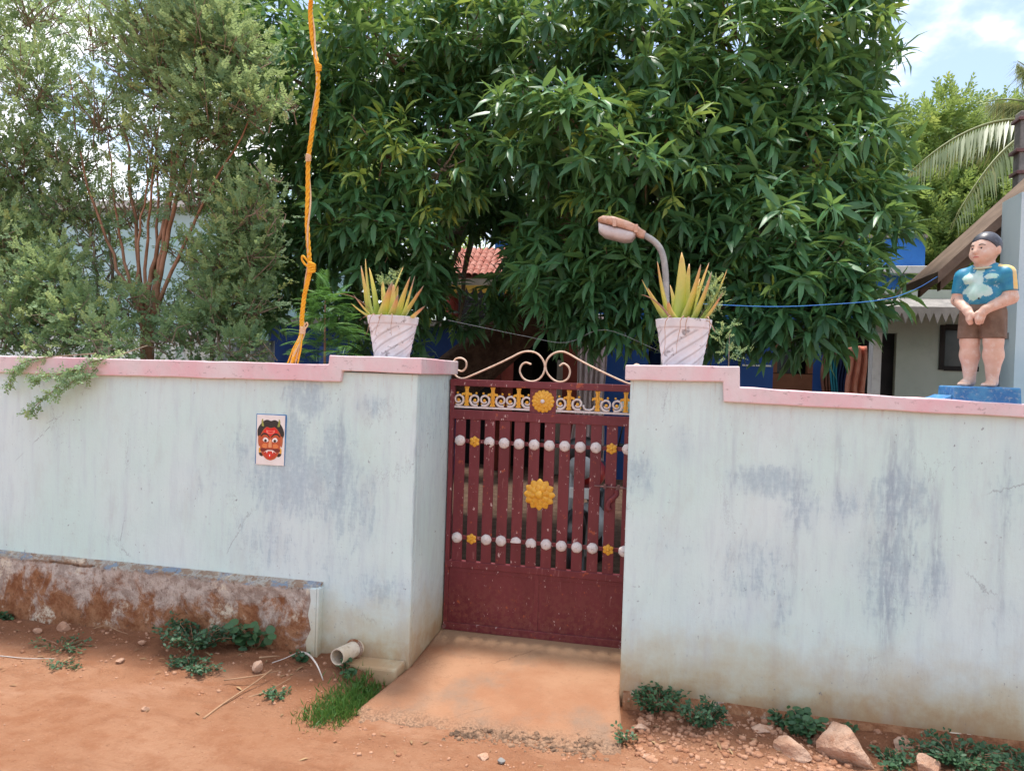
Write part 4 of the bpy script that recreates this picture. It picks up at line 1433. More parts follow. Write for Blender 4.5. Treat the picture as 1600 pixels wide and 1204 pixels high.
def body(X, Y, Z):
    P = (X, Y, Z)
    H = headP(P)
    d = sd_ell(H, (0, .002, .655), (.050, .058, .058))
    d = smin(d, sd_ell(H, (0, -.016, .620), (.041, .040, .037)), .03)
    d = smin(d, sd_ell(H, (0, -.030, .600), (.020, .020, .016)), .02)
    for s_ in (-1, 1):
        d = smin(d, sd_ell(H, (s_ * .024, -.036, .619), (.017, .016, .016)), .012)       # cheeks
        d = smin(d, sd_ell(H, (s_ * .050, .008, .637), (.008, .014, .020)), .006)        # ears
        d = np.maximum(d, -sd_ell(H, (s_ * .019, -.060, .644), (.011, .008, .007)))      # eye sockets
    d = smin(d, sd_cone(H, (0, -.051, .648), (0, -.062, .627), .005, .0085), .010)       # nose
    d = smin(d, sd_ell(H, (0, -.052, .607), (.013, .008, .0045)), .005)                  # lips
    d = d * HS
    d = smin(d, sd_cone(P, (0, .008, .545), (0, .004, .600), .034, .033), .018)
    d = smin(d, torso(P), .02)
    for s_ in (-1, 1):
        d = smin(d, upper_arm(P, s_), .012)
        el, wr = (s_ * .111, .007, .417), (s_ * .038, -.086, .358)
        d = smin(d, sd_cone(P, el, wr, .0305, .0200), .010)
        hc = (s_ * .025, -.096, .338)
        d = smin(d, sd_cone(P, wr, hc, .020, .0195), .01)
        for k, (fx_, fy_) in enumerate(((.036, -.090), (.027, -.103), (.017, -.109), (.008, -.107))):
            a = (s_ * fx_, fy_, .330)
            b = (s_ * (fx_ * .80 + .004), fy_ - .006, .307 + .003 * abs(k - 1.5))
            c = (s_ * (fx_ * .62 + .004), fy_ + .004, .290 + .004 * abs(k - 1.5))
            d = smin(d, np.minimum(sd_cone(P, a, b, .0082, .0074), sd_cone(P, b, c, .0074, .0060)), .002)
        d = smin(d, np.minimum(sd_cone(P, (s_ * .020, -.094, .352), (s_ * .008, -.110, .340), .0095, .008), sd_cone(P, (s_ * .008, -.110, .340), (s_ * .003, -.114, .326), .008, .0065)), .003)
        # legs
        d = np.minimum(d, sd_cone(P, (s_ * .045, .0, .330), (s_ * .050, -.002, .215), .042, .042))
        d = smin(d, sd_cone(P, (s_ * .050, -.002, .215), (s_ * .050, .004, .150), .040, .041), .012)
        d = smin(d, sd_cone(P, (s_ * .050, .006, .150), (s_ * .048, .008, .045), .040, .0265), .02)
        d = smin(d, sd_cone(P, (s_ * .048, .020, .022), (s_ * .053, -.038, .017), .023, .0195), .014)
        for k in range(5):
            tx = s_ * (.053 - .018 + .0092 * k)
            ty = -.066 - (.006 if k in (0, 1) else 0.0) + .005 * max(0, k - 2)
            d = smin(d, sd_cone(P, (tx, -.040, .012), (tx, ty, .009), .0095, .0072 + (.0018 if k == 0 else 0)), .003)
    return np.maximum(d, -Z)


def shirt_f(X, Y, Z):
    P = (X, Y, Z)
    d = torso(P, .0035)
    for s_ in (-1, 1):
        a = upper_arm(P, s_, .0045)
        a = np.maximum(a, .448 - (Z - .10 * (s_ * X - .12)))
        d = smin(d, a, .010)
    d = np.maximum(d, .378 - Z)
    hole = sd_ell(P, (0, -.004, .592), (.040, .044, .034))
    return np.maximum(d, -hole)


def shorts_f(X, Y, Z):
    P = (X, Y, Z)
    d = sd_ell(P, (0, -.004, .360), (.086, .078, .060))
    for s_ in (-1, 1):
        d = smin(d, sd_cone(P, (s_ * .042, -.001, .350), (s_ * .051, -.001, .225), .058, .0510), .010)
    w_ = .0014 * np.sin(np.arctan2(Y, np.abs(X) - .050) * 7 + Z * 30)
    d = d + w_
    d = np.maximum(d, .228 - Z)
    return np.maximum(d, Z - .392)


def hair_f(X, Y, Z):
    hx, hy, hz = headP((X, Y, Z))
    d = sd_ell((hx, hy, hz), (0, .006, .659), (.0550, .0615, .0605)) * HS
    # hairline: high over the brow, in front of the ear, low at the nape
    line = np.interp(hy, [-.06, -.035, -.018, -.004, .006, .018, .06], [.677, .673, .658, .640, .626, .602, .596])
    line = line + .003 * np.sin(hx * 110)
    return np.maximum(d, line - hz)


def collar_f(X, Y, Z):
    q_ = np.sqrt(X ** 2 + (Y + .002) ** 2) - .041
    zz = Z - (.567 + .20 * np.clip(Y, -.06, .06))
    return np.sqrt((q_ / 1.3) ** 2 + zz ** 2) - .006


def stripe_f(X, Y, Z):
    P = (X, Y, Z)
    a = torso(P, .0048)
    b = np.maximum(upper_arm(P, 1, .0058), .452 - (Z - .10 * (X - .12)))
    a = smin(a, b, .010)
    return np.maximum(np.maximum(a, np.abs(Y + .012) - .011), .060 - X)


st_p = PY(1530, 606, .12)
statue = thing('boy_statue', 'painted statue of a boy in flaking blue shirt and brown shorts on the pink coping', 'statue', (float(st_p[0]), .115, 1.632))
statue.rotation_euler = (0, 0, R_(-38))


def sdf_part(name, f, lo, hi, h, mat, parent, smooth_it=1):
    v, fcs = surfnet(f, lo, hi, h)
    me = bpy.data.meshes.new(name)
    me.from_pydata(v.tolist(), [], fcs.tolist())
    bm = bmesh.new(); bm.from_mesh(me)
    for _ in range(smooth_it):
        bmesh.ops.smooth_vert(bm, verts=bm.verts, factor=.4, use_axis_x=True, use_axis_y=True, use_axis_z=True)
    bmesh.ops.recalc_face_normals(bm, faces=bm.faces)
    bm.to_mesh(me); bm.free()
    me.polygons.foreach_set('use_smooth', [True] * len(me.polygons))
    return link_mesh(name, me, mat, parent)


st_body = sdf_part('body', body, (-.17, -.14, -.01), (.17, .09, .76), .0036, M['skin'], statue)
sdf_part('shirt', shirt_f, (-.19, -.11, .35), (.19, .10, .62), .004, M['shirt'], statue)
sdf_part('shorts', shorts_f, (-.13, -.10, .215), (.13, .10, .40), .004, M['shorts'], statue)
sdf_part('hair', hair_f, (-.08, -.08, .58), (.08, .09, .76), .0035, M['hair'], statue)
sdf_part('collar', collar_f, (-.07, -.07, .53), (.07, .07, .60), .0035, M['collar'], statue)
sdf_part('sleeve_stripe', stripe_f, (.05, -.05, .43), (.17, .03, .60), .003, M['stripe'], statue, 0)


def local_part(mb, name, mat, parent):
    me = bpy.data.meshes.new(name)
    me.from_pydata(mb.v, [], mb.f)
    me.polygons.foreach_set('use_smooth', [True] * len(me.polygons))
    return link_mesh(name, me, mat, parent)


def headpt(x, y, z):
    x, y, z = x * HS, HC[1] + (y - HC[1]) * HS, HC[2] + (z - HC[2]) * HS
    c, s_ = math.cos(HY), math.sin(HY)
    return (c * x - s_ * y, s_ * x + c * y, z)


for s_ in (-1, 1):
    local_part(MB().ball(headpt(s_ * .0195, -.0475, .6435), .0085, 10, 7, (1.0, .75, .62)), 'eye', M['white_trim'], statue)
    local_part(MB().ball(headpt(s_ * .0195 - .001, -.0535, .6435), .0042, 8, 6, (1, .6, 1)), 'pupil', M['ink'], statue)
    P = [headpt(s_ * .008, -.0565, .6545), headpt(s_ * .019, -.0560, .6590), headpt(s_ * .032, -.0465, .6545)]
    local_part(MB().tube(catmull(P, 4), [.0012, .002, .002, .002, .002, .0018, .0016, .0014, .001], 6), 'eyebrow', M['ink'], statue)
P = [headpt(-.013, -.0585, .6065), headpt(0, -.0615, .6075), headpt(.013, -.0585, .6065)]
local_part(MB().tube(catmull(P, 4), [.001, .0022, .003, .0032, .0028, .0032, .003, .0022, .001], 6), 'lips', paint('lip_red', C3(.42, .12, .10), .5), statue)
local_part(MB().ball((.008, -.0845, .412), .0045, 8, 6), 'shirt_button', M['ink'], statue)

# plinth under the statue, resting on the coping
plinth = thing('statue_plinth', 'low blue painted concrete plinth under the boy statue', 'plinth', (1.43, .12, 1.555))
pl0 = PY(1470, 612, -.02)
mb = MB()
mb.add(*(lambda P: (P, [(0, 3, 2, 1), (4, 5, 6, 7), (0, 1, 5, 4), (1, 2, 6, 5), (2, 3, 7, 6), (3, 0, 4, 7)]))(
    [(1.262, -.018, 1.555), (1.545, -.022, 1.550), (1.57, .262, 1.548), (1.28, .262, 1.553), (1.266, -.014, 1.631), (1.540, -.018, 1.632), (1.565, .258, 1.634), (1.285, .258, 1.633)]))
mb.build('plinth_block', M['plinth_blue'], plinth, bevel=.006)
MB().prism([(1.19, 1.562), (1.262, 1.556), (1.262, 1.590), (1.235, 1.576)], .0, .24).build('mortar_fillet', M['plinth_blue'], plinth, bevel=.004)

# ------------------------------------------------------------------ rope hanging onto the wall
ropeYs = [(457, 566), (463, 548), (471, 520), (472, 495), (476, 460), (484, 425), (483, 400), (480, 350), (481, 300), (482, 248), (488, 205), (496, 150), (496, 105), (488, 60), (485, 20), (487, -20)]
rope = thing('yellow_rope', 'knotted yellow rope with pale twine hanging down onto the pink coping', 'rope', tuple(PY(457, 566, .10)))
cen = catmull([PY(a, b, .10 + .02 * math.sin(b * .03) - (0.02 if b > 540 else 0)) for a, b in ropeYs] + [PY(489, -110, .35), PY(487, -135, 1.6), PY(480, -110, 3.4)], 16)
cen = [np.array(p) for p in cen]
nC = len(cen)


def strand(rad, ph, turns, thick, name, mat):
    P = []
    for i, c in enumerate(cen):
        a = ph + 2 * math.pi * turns * i / nC
        rr = rad * (1 + (.5 * math.sin(i * .14 + ph) if turns < 10 else 0))
        P.append(c + np.array([math.cos(a) * rr, math.sin(a) * rr, 0]))
    MB().tube(P, thick, 7).build(name, mat, rope, smooth=True)


strand(.0068, 0.0, 30, .0075, 'rope_strand', M['rope'])
strand(.0068, 2.1, 30, .0070, 'rope_strand', M['rope'])
strand(.0068, 4.2, 30, .0070, 'rope_strand', M['rope'])
strand(.014, 4.0, 3.2, .0052, 'twine', M['rope_pale'])


def knot(px, py, r, mat=None, loop=0):
    c = PY(px, py, .085)
    mb = MB()
    for k in range(5):                                          # wound turns
        P = []
        for j in range(13):
            a = 2 * math.pi * j / 12
            P.append((c[0] + (r * .95) * math.cos(a), c[1] + .8 * r * math.sin(a), c[2] + (k - 2) * r * .52 + .35 * r * math.sin(a + k)))
        mb.tube(P, r * .42, 7, caps=False)
    if loop:
        P = [c + np.array([0, 0, r * .6]), c + np.array([loop * r * 1.2, -.01, r * 2.0]), c + np.array([loop * r * 2.6, -.012, r * 3.4]), c + np.array([loop * r * 3.0, -.01, r * 2.4]), c + np.array([loop * r * 1.8, -.01, r * .8]), c + np.array([0, -.005, 0])]
        mb.tube(catmull(P, 4), r * .32, 6)
    mb.build('knot', mat or M['rope'], rope, smooth=True)


knot(498, 106, .014, None, -.5)
knot(482, 247, .013, M['rope_pale'])
knot(487, 418, .019, None, -1)
knot(473, 516, .013, M['rope_pale'], .9)
knot(462, 553, .017)
for k in range(5):
    a = PY(458 + 3 * k, 545, .075 - .004 * k); b = PY(449 + 4 * k, 569 + (k % 2), .06 - .004 * k)
    MB().tube([PY(473, 516, .08), a, b], [.004, .0055, .0045], 6).build('rope_end', M['rope'] if k % 2 == 0 else M['rope_pale'], rope, smooth=True)

# ------------------------------------------------------------------ street lamp behind the pillar
LY = 1.15
lp0 = PY(1041, 470, LY)
lamp = thing('street_lamp', 'bent grey pipe street lamp with rusty cream head behind the aloe pot', 'street lamp', (float(lp0[0]), LY, 0))
path = [(float(lp0[0]), LY, -.05), (float(lp0[0]), LY, 1.2)] + [tuple(PY(a, b, LY)) for a, b in ((1041, 470), (1040, 430), (1036, 400), (1027, 382), (1013, 371), (998, 364), (985, 360))]
MB().tube(path[:3] + [tuple(p) for p in catmull(path[2:], 4)[1:]], .021, 12).build('pole', M['lamp_pole'], lamp, smooth=True)
A = np.array(PY(1001, 366, LY)); B = np.array(PY(936, 349, LY))
ax_ = (B - A); LL = np.linalg.norm(ax_); ax_ /= LL
upv = np.array([0, 0, 1.0]); upv -= ax_ * (upv @ ax_); upv /= np.linalg.norm(upv)
sd_ = np.cross(ax_, upv)


def lamp_loft(prof, name, mat, parent):
    """prof: (t along, half width, bottom, top)"""
    vs_, fs = [], []
    K = 16
    for t, hw, zb, zt in prof:
        for k in range(K):
            a = 2 * math.pi * k / K
            cx, cz = math.cos(a), math.sin(a)
            cx = math.copysign(abs(cx) ** .55, cx); cz = math.copysign(abs(cz) ** .6, cz)
            zz = (zt + zb) / 2 + cz * (zt - zb) / 2
            vs_.append(A + ax_ * (t * LL) + sd_ * hw * cx + upv * zz)
    for i in range(len(prof) - 1):
        for k in range(K):
            k2 = (k + 1) % K
            fs.append((i * K + k, i * K + k2, (i + 1) * K + k2, (i + 1) * K + k))
    fs.append(tuple(range(K - 1, -1, -1))); fs.append(tuple((len(prof) - 1) * K + k for k in range(K)))
    mb = MB(); mb.add(vs_, fs)
    return mb.build(name, mat, parent, smooth=True, clean=True)


hs = lamp_loft([(-.10, .030, -.024, .026), (.02, .036, -.026, .034), (.12, .060, -.012, .046), (.35, .085, -.004, .056), (.7, .092, -.002, .060), (.93, .080, -.002, .050), (1.02, .058, .004, .030)], 'housing', M['lamp_body'], lamp)
lamp_loft([(.10, .045, -.030, -.002), (.15, .066, -.062, -.002), (.30, .076, -.080, -.002), (.78, .078, -.082, -.002), (.93, .070, -.062, -.002), (.99, .054, -.010, -.002)], 'diffuser', M['lamp_glass'], lamp)
for t in (.12, .62):
    c = A + ax_ * (t * LL) + upv * .035 - sd_ * -.075 * (1 if t > .3 else .75)
    c = A + ax_ * (t * LL) + upv * .02
    c[1] = c[1] - (.088 if t > .3 else .062)
    MB().box(c[0] - .012, c[0] + .012, c[1] - .006, c[1] + .012, c[2] - .03, c[2] + .025).build('clip', M['lamp_body'], hs, bevel=.003)

# ------------------------------------------------------------------ vegetation
LEAF_V = [(0, 0, 0), (.28, .098, .020), (.28, 0, 0), (.28, -.098, .020), (.66, .088, -.03), (.66, 0, -.055), (.66, -.088, -.03), (1.0, 0, -.19)]
LEAF_F = [(0, 2, 1), (0, 3, 2), (1, 2, 5, 4), (2, 3, 6, 5), (4, 5, 7), (5, 6, 7)]


def limb(mb, a, b, r0, r1, sag=0.0, n=8, wob=.05):
    a, b = np.array(a), np.array(b)
    L = np.linalg.norm(b - a)
    P = []
    for i in range(n + 1):
        t = i / n
        p = a + (b - a) * t + np.array([0, 0, sag * L * 4 * t * (1 - t)])
        if 0 < i < n:
            p = p + rng.normal(size=3) * wob * L * .12
        P.append(p)
    mb.tube(P, [r0 + (r1 - r0) * i / n for i in range(n + 1)], 7)


def mango_tree():
    bs = PY(560, 790, 4.3)
    root = thing('mango_tree', 'large dark green mango tree leaning over the wall behind the gate', 'tree', (float(bs[0]), 4.3, 0))
    fork = PY(835, 490, 4.4)
    tp = catmull([(bs[0] - .15, 4.3, -.1), (bs[0], 4.3, .25), PY(690, 612, 4.3), PY(762, 550, 4.35), fork], 6)
    tr = MB().tube(tp, [.36 - .10 * i / (len(tp) - 1) + (.10 if i < 3 else 0) for i in range(len(tp))], 14)
    fork2 = fork + np.array([.15, .3, .9])
    tr.tube([fork, (fork + fork2) / 2 + np.array([.05, 0, 0]), fork2], [.27, .23, .18], 12)
    fork3 = fork2 + np.array([-.95, .1, .55])
    tr.tube([fork2 - np.array([0, 0, .15]), (fork2 + fork3) / 2 - np.array([0, 0, .06]), fork3], [.17, .14, .11], 12)
    tr.build('trunk', M['trunk'], root, smooth=True)
    CL = [  # px, py, Y, r, density
        (1255, 440, 1.9, .44, 1), (1200, 375, 2.0, .55, 1), (1350, 340, 2.0, .30, 1), (1285, 255, 2.3, .50, 1), (1150, 470, 2.05, .42, 1), (1325, 455, 1.75, .24, 1), (1375, 400, 1.9, .12, 1), (1225, 490, 1.8, .28, 1), (1285, 500, 1.7, .20, 1), (1395, 465, 1.8, .07, 1),
        (1350, 290, 2.2, .28, 1), (930, 230, 1.9, .52, 1), (1010, 275, 1.8, .46, 1), (855, 205, 2.0, .45, 1), (1070, 190, 2.2, .58, 1), (1100, 300, 2.1, .45, 1),
        (880, 430, 2.2, .42, 1), (955, 455, 2.2, .42, 1), (848, 395, 2.5, .28, 1), (1010, 390, 2.3, .46, 1), (900, 350, 2.4, .42, 1), (1080, 430, 2.4, .42, 1),
        (622, 365, 2.2, .44, 1), (560, 330, 2.2, .46, 1), (640, 445, 2.4, .30, 1), (600, 245, 2.0, .38, 1), (690, 265, 2.1, .36, 1), (520, 205, 2.4, .55, 1), (450, 120, 2.6, .6, 1), (420, 300, 2.8, .55, 1), (480, 400, 2.7, .46, 1), (560, 420, 2.6, .42, 1), (395, 440, 3.0, .5, 1),
        (600, 80, 2.4, .62, 1), (735, 80, 2.8, .66, 1), (870, 60, 2.5, .64, 1), (1015, 70, 2.5, .68, 1), (1160, 80, 2.6, .70, 1), (1265, 130, 2.6, .54, 1), (1310, 20, 2.8, .45, 1), (1345, 190, 2.5, .26, 1), (390, 30, 3.0, .6, 1), (1390, 85, 2.7, .12, .8), (700, 170, 2.6, .42, 1),
        (780, 290, 3.5, .50, .9), (715, 335, 3.3, .30, 1), (690, 390, 3.0, .20, 1), (810, 355, 3.4, .28, 1), (690, 470, 3.2, .22, 1), (800, 440, 3.3, .24, 1), (770, 480, 3.4, .20, 1), (715, 510, 3.3, .18, 1), (690, 420, 3.0, .16, 1), (760, 190, 3.3, .50, .8), (1180, 240, 2.6, .5, 1),
        (640, 480, 2.9, .32, .9), (1120, 500, 2.3, .24, .9), (900, 500, 2.5, .25, .9), (980, 510, 2.5, .22, .9), (560, 500, 3.0, .30, .9), (640, 540, 3.2, .28, .8), (1300, 535, 1.75, .08, 1),
    ]
    for (px, py, Y, r) in [(480, -110, 3.2, .8), (640, -120, 3.2, .9), (800, -130, 3.4, .9), (960, -130, 3.3, .9), (1120, -120, 3.3, .9), (1260, -90, 3.2, .75), (800, -300, 4.6, .9), (1040, -290, 4.6, .9)]:
        CL.append((px, py, Y + .3, r * .85, .30))
    for (px, py) in [(430, 60), (420, 230), (420, 370), (560, 130), (560, 400), (680, 40), (610, 300), (880, 160), (900, 330), (1020, 200), (1020, 380), (1140, 120), (1150, 330), (1260, 230), (1260, 390), (760, 60), (1080, 430), (1290, 380)]:
        CL.append((px, py, 4.4 + random.uniform(-.3, .8), .85, .30))
    br = MB()
    hubs = [fork + np.array([.1, 0, .3]), fork2, fork3]
    loc, axs, tones = [], [], []
    for ci, (px, py, Y, r, den) in enumerate(CL):
        c = np.array(PY(px, py, Y))
        h = fork3 if px < 725 else min(hubs, key=lambda q_: np.linalg.norm(q_ - c))
        limb(br, h, c, .055, .014, .04, 7)
        n = int(4 * math.pi * r * r / (.182 ** 2) * den)
        d = rand_dirs(n)
        keep = (d[:, 1] < .35) | (rng.random(n) < .35)
        d = d[keep]
        rad = r * (1 + .16 * rng.normal(size=len(d))) * np.where(rng.random(len(d)) < .25, .7, 1.0)
        p = c + d * rad[:, None] * np.array([1, 1, .92])
        a = d * .85 + np.array([0, -.12, .40]) + .35 * rng.normal(size=d.shape)
        loc.append(p); axs.append(a)
        yg = .93 if ci in (24, 25) else None
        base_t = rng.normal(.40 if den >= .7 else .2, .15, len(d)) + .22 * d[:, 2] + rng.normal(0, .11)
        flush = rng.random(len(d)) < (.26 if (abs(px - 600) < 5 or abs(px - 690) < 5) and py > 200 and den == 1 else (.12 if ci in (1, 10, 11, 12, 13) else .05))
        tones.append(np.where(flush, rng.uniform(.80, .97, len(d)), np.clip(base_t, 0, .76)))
        for k in range(0, len(p), 9):
            br.tube([c + (p[k] - c) * .15, c + (p[k] - c) * .6 + rng.normal(size=3) * .03, p[k]], [.009, .006, .004], 4, caps=False)
    br.build('branches', M['twig'], root, smooth=True)
    loc = np.concatenate(loc); axs = np.concatenate(axs); tones = np.concatenate(tones)
    axs /= np.linalg.norm(axs, axis=1, keepdims=True)
    # no leaves through the wall
    ok = (loc[:, 1] > .95) & (loc[:, 2] > 1.5)
    loc, axs, tones = loc[ok], axs[ok], tones[ok]
    LP, LD, LU, LT, LS = [], [], [], [], []
    for _ in range(1):
        nR = len(loc)
        K = 13
        for k in range(K):
            fr = frames(axs)
            phi = (k * 2.399 + rng.uniform(-.3, .3, nR) + rng.uniform(0, .01, nR))
            el = np.radians(np.clip(rng.normal(40 + 62 * k / K, 13, nR), 15, 118))
            d = fr[:, :, 0] * np.cos(el)[:, None] + (fr[:, :, 1] * np.cos(phi)[:, None] + fr[:, :, 2] * np.sin(phi)[:, None]) * np.sin(el)[:, None]
            d = d + np.array([0, 0, -.55]) * (.4 + .9 * rng.random(nR))[:, None]
            keep = rng.random(nR) < .93
            LP.append((loc - axs * (.012 * k * .6))[keep]); LD.append(d[keep])
            LT.append(np.clip(tones + rng.normal(0, .05, nR), 0, 1)[keep])
            LS.append((rng.uniform(.115, .245, nR) * np.where(tones > .8, .8, 1))[keep])
    LP, LD, LT, LS = np.concatenate(LP), np.concatenate(LD), np.concatenate(LT), np.concatenate(LS)
    up = np.tile([0, 0, 1.0], (len(LP), 1)) + .45 * rng.normal(size=LP.shape)
    mats = frames(LD, up) * LS[:, None, None]
    mats[:, :, 1] *= rng.uniform(.85, 1.25, len(LP))[:, None]
    mats[:, :, 2] *= rng.uniform(.4, 1.9, len(LP))[:, None]
    # the 300 that show largest: nearest to the camera, in frame
    v = LP - CAM
    zc = v @ FW
    u = 800 + F * (v @ RT) / zc; vv_ = 602 - F * (v @ UP) / zc
    inn = (u > 380) & (u < 1440) & (vv_ > 10) & (vv_ < 560)
    score = np.where(inn, zc, 1e9)
    order = np.argsort(score)
    # spread over the nearest rosettes
    near = order[:1500]
    pick = near[rng.permutation(len(near))[:300]]
    sel = np.zeros(len(LP), bool); sel[pick] = True
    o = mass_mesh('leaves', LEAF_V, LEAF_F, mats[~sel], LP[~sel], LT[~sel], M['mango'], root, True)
    tag(o, kind='stuff')
    lib = []
    for t in (.15, .3, .4, .5, .6, .72, .9):
        me = bpy.data.meshes.new('leaf')
        me.from_pydata(LEAF_V, [], LEAF_F)
        me.polygons.foreach_set('use_smooth', [True] * len(me.polygons))
        at = me.attributes.new('tone', 'FLOAT', 'POINT'); at.data.foreach_set('value', np.full(len(LEAF_V), t, np.float32))
        me.materials.append(M['mango'])
        lib.append((t, me))
    off = np.array(wloc(root))
    for i in pick:
        me = min(lib, key=lambda q_: abs(q_[0] - LT[i]))[1]
        ob = bpy.data.objects.new('leaf', me); COL.objects.link(ob); ob.parent = root
        Mx = Matrix([list(mats[i][r]) + [LP[i][r] - off[r]] for r in range(3)] + [[0, 0, 0, 1]])
        ob.matrix_local = Mx
    return len(LP)


N_MANGO = mango_tree()


def sprig_template(n=15, L=1.0, lw=.045, ll=.13, opp=True):
    V, Fc = [], []
    V += [(0, .004, 0), (0, -.004, 0), (L, 0, 0)]
    Fc.append((0, 1, 2))
    r_ = random.Random(5)
    for i in range(n):
        t = .12 + .86 * i / n
        for sgn in ((-1, 1) if opp else ((-1) ** i,)):
            a = sgn * r_.uniform(.6, 1.1)
            el = r_.uniform(-.35, .6)
            d = np.array([math.cos(a) * math.cos(el), math.sin(a) * math.cos(el), math.sin(el)])
            s_ = np.cross(d, [r_.uniform(-.4, .4), r_.uniform(-.4, .4), 1]); s_ /= np.linalg.norm(s_)
            b = np.array([L * t, 0, 0]); l_ = ll * r_.uniform(.7, 1.2) * (1 - .35 * t)
            k = len(V)
            V += [tuple(b), tuple(b + d * l_ * .5 + s_ * lw), tuple(b + d * l_), tuple(b + d * l_ * .5 - s_ * lw)]
            Fc.append((k, k + 1, k + 2, k + 3))
    return V, Fc


def sprig_crown(name, clumps, spacing, size, mat, parent, updir=.5, tone_mu=.4, tone_sd=.2, young=.06, tmpl=None, outer=.55, yfac=1.0):
    tv, tf = tmpl
    Ls, Ds, Ts = [], [], []
    for (c, r, den) in clumps:
        n = max(6, int(4.2 * r ** 3 / spacing ** 3 * den))
        d = rand_dirs(n)
        rad = r * (outer + (1 - outer) * rng.random(n)) * (1 + .25 * rng.normal(size=n) * .6)
        p = np.array(c) + d * rad[:, None] * np.array([1, yfac, 1])
        a = d * .7 + np.array([0, 0, updir]) + .45 * rng.normal(size=d.shape)
        Ls.append(p); Ds.append(a)
        t = np.clip(rng.normal(tone_mu, tone_sd, n) + .15 * d[:, 2] + rng.normal(0, .08), 0, .77)
        Ts.append(np.where(rng.random(n) < young, rng.uniform(.8, 1, n), t))
    Ls, Ds, Ts = np.concatenate(Ls), np.concatenate(Ds), np.concatenate(Ts)
    sz = size * rng.uniform(.65, 1.25, len(Ls))
    up = np.tile([0, 0, 1.0], (len(Ls), 1)) + .5 * rng.normal(size=Ls.shape)
    o = mass_mesh(name, tv, tf, frames(Ds, up) * sz[:, None, None], Ls, Ts, mat, parent)
    tag(o, kind='stuff')
    return o


SPRIG = sprig_template(8, 1.0, .072, .30)


def shrub(label, bpx, Y, stems, clumps, spacing, bark):
    b = PY(bpx, 560, Y)
    root = thing('henna_shrub', label, 'shrub', (float(b[0]), Y, 0), 'henna shrubs behind the wall')
    for st in stems:
        pts = [np.array([PY(st[0][0], st[0][1], st[0][2])[0] * .5 + b[0] * .5, Y, -.05])] + [np.array(PY(*q_)) for q_ in st]
        P = catmull(pts, 5)
        P = [p + rng.normal(size=3) * .008 for p in P]
        r0 = st_r.get(len(st), .02)
        MB().tube(P, [r0 * (1 - .8 * i / (len(P) - 1)) for i in range(len(P))], 7).build('stem', bark, root, smooth=True)
    cl = [(PY(px, py, yy), r, den) for px, py, yy, r, den in clumps]
    tw = MB()
    for c, r, den in cl:
        for k in range(int(26 * r / .4)):
            d = rand_dirs(1)[0]; d[2] = abs(d[2]) * .8 - .1
            a = np.array(c) - np.array([0, 0, r * .5]) + rng.normal(size=3) * .06
            e = np.array(c) + d * r * 1.05
            m_ = (a + e) / 2 + rng.normal(size=3) * .04
            tw.tube([a, m_, e], [.006, .0045, .002], 4, caps=False)
    tw.build('twigs', M['twig'], root)
    sprig_crown('crown', cl, spacing, .115, M['henna'], root, .25, .42, .26, .12, SPRIG, .2)
    return root


st_r = {3: .018, 4: .022, 5: .030, 6: .026}
shrub('tall feathery henna shrub with reddish stems fanning up behind the wall', 236, 1.5,
      [[(236, 545, 1.5), (244, 450, 1.5), (262, 340, 1.5), (285, 210, 1.5), (318, 60, 1.5)], [(228, 545, 1.5), (216, 440, 1.5), (222, 340, 1.5), (232, 240, 1.5)],
       [(232, 545, 1.5), (234, 460, 1.52), (252, 360, 1.55), (270, 240, 1.6), (262, 100, 1.6)], [(240, 520, 1.5), (290, 380, 1.45), (350, 260, 1.4), (420, 150, 1.35)],
       [(222, 520, 1.5), (175, 400, 1.55), (130, 260, 1.6), (110, 120, 1.7)], [(226, 540, 1.5), (205, 300, 1.7), (190, 150, 1.8), (170, 0, 1.8)],
       [(238, 545, 1.5), (250, 430, 1.48), (275, 310, 1.46), (300, 200, 1.45), (345, 90, 1.45)], [(233, 540, 1.5), (226, 420, 1.5), (236, 300, 1.5), (250, 180, 1.52)], [(229, 530, 1.5), (200, 430, 1.55), (180, 320, 1.6), (168, 210, 1.65)], [(234, 530, 1.52), (245, 400, 1.58), (246, 280, 1.62), (240, 120, 1.66)]],
      [(250, 110, 1.6, .42, .55), (330, 60, 1.5, .40, 1), (330, 175, 1.4, .42, 1), (395, 165, 1.4, .24, .9), (250, 230, 1.6, .36, .55), (160, 170, 1.7, .40, .38), (230, 10, 1.8, .45, .45), (310, 290, 1.5, .32, .8), (150, 40, 1.8, .36, .28), (445, 165, 1.35, .10, 1), (200, 320, 1.7, .30, .5), (270, 60, 1.7, .36, .8), (380, 90, 1.5, .28, .9), (300, -60, 1.6, .45, .8), (220, 90, 1.8, .4, .4), (290, 390, 1.6, .18, .5), (170, 420, 1.7, .22, .6), (200, 480, 1.5, .22, .7), (270, 470, 1.6, .2, .5), (310, 440, 1.6, .2, .6), (150, 370, 1.8, .25, .5), (240, 520, 1.3, .18, .7)],
      .072, M['redbark'])
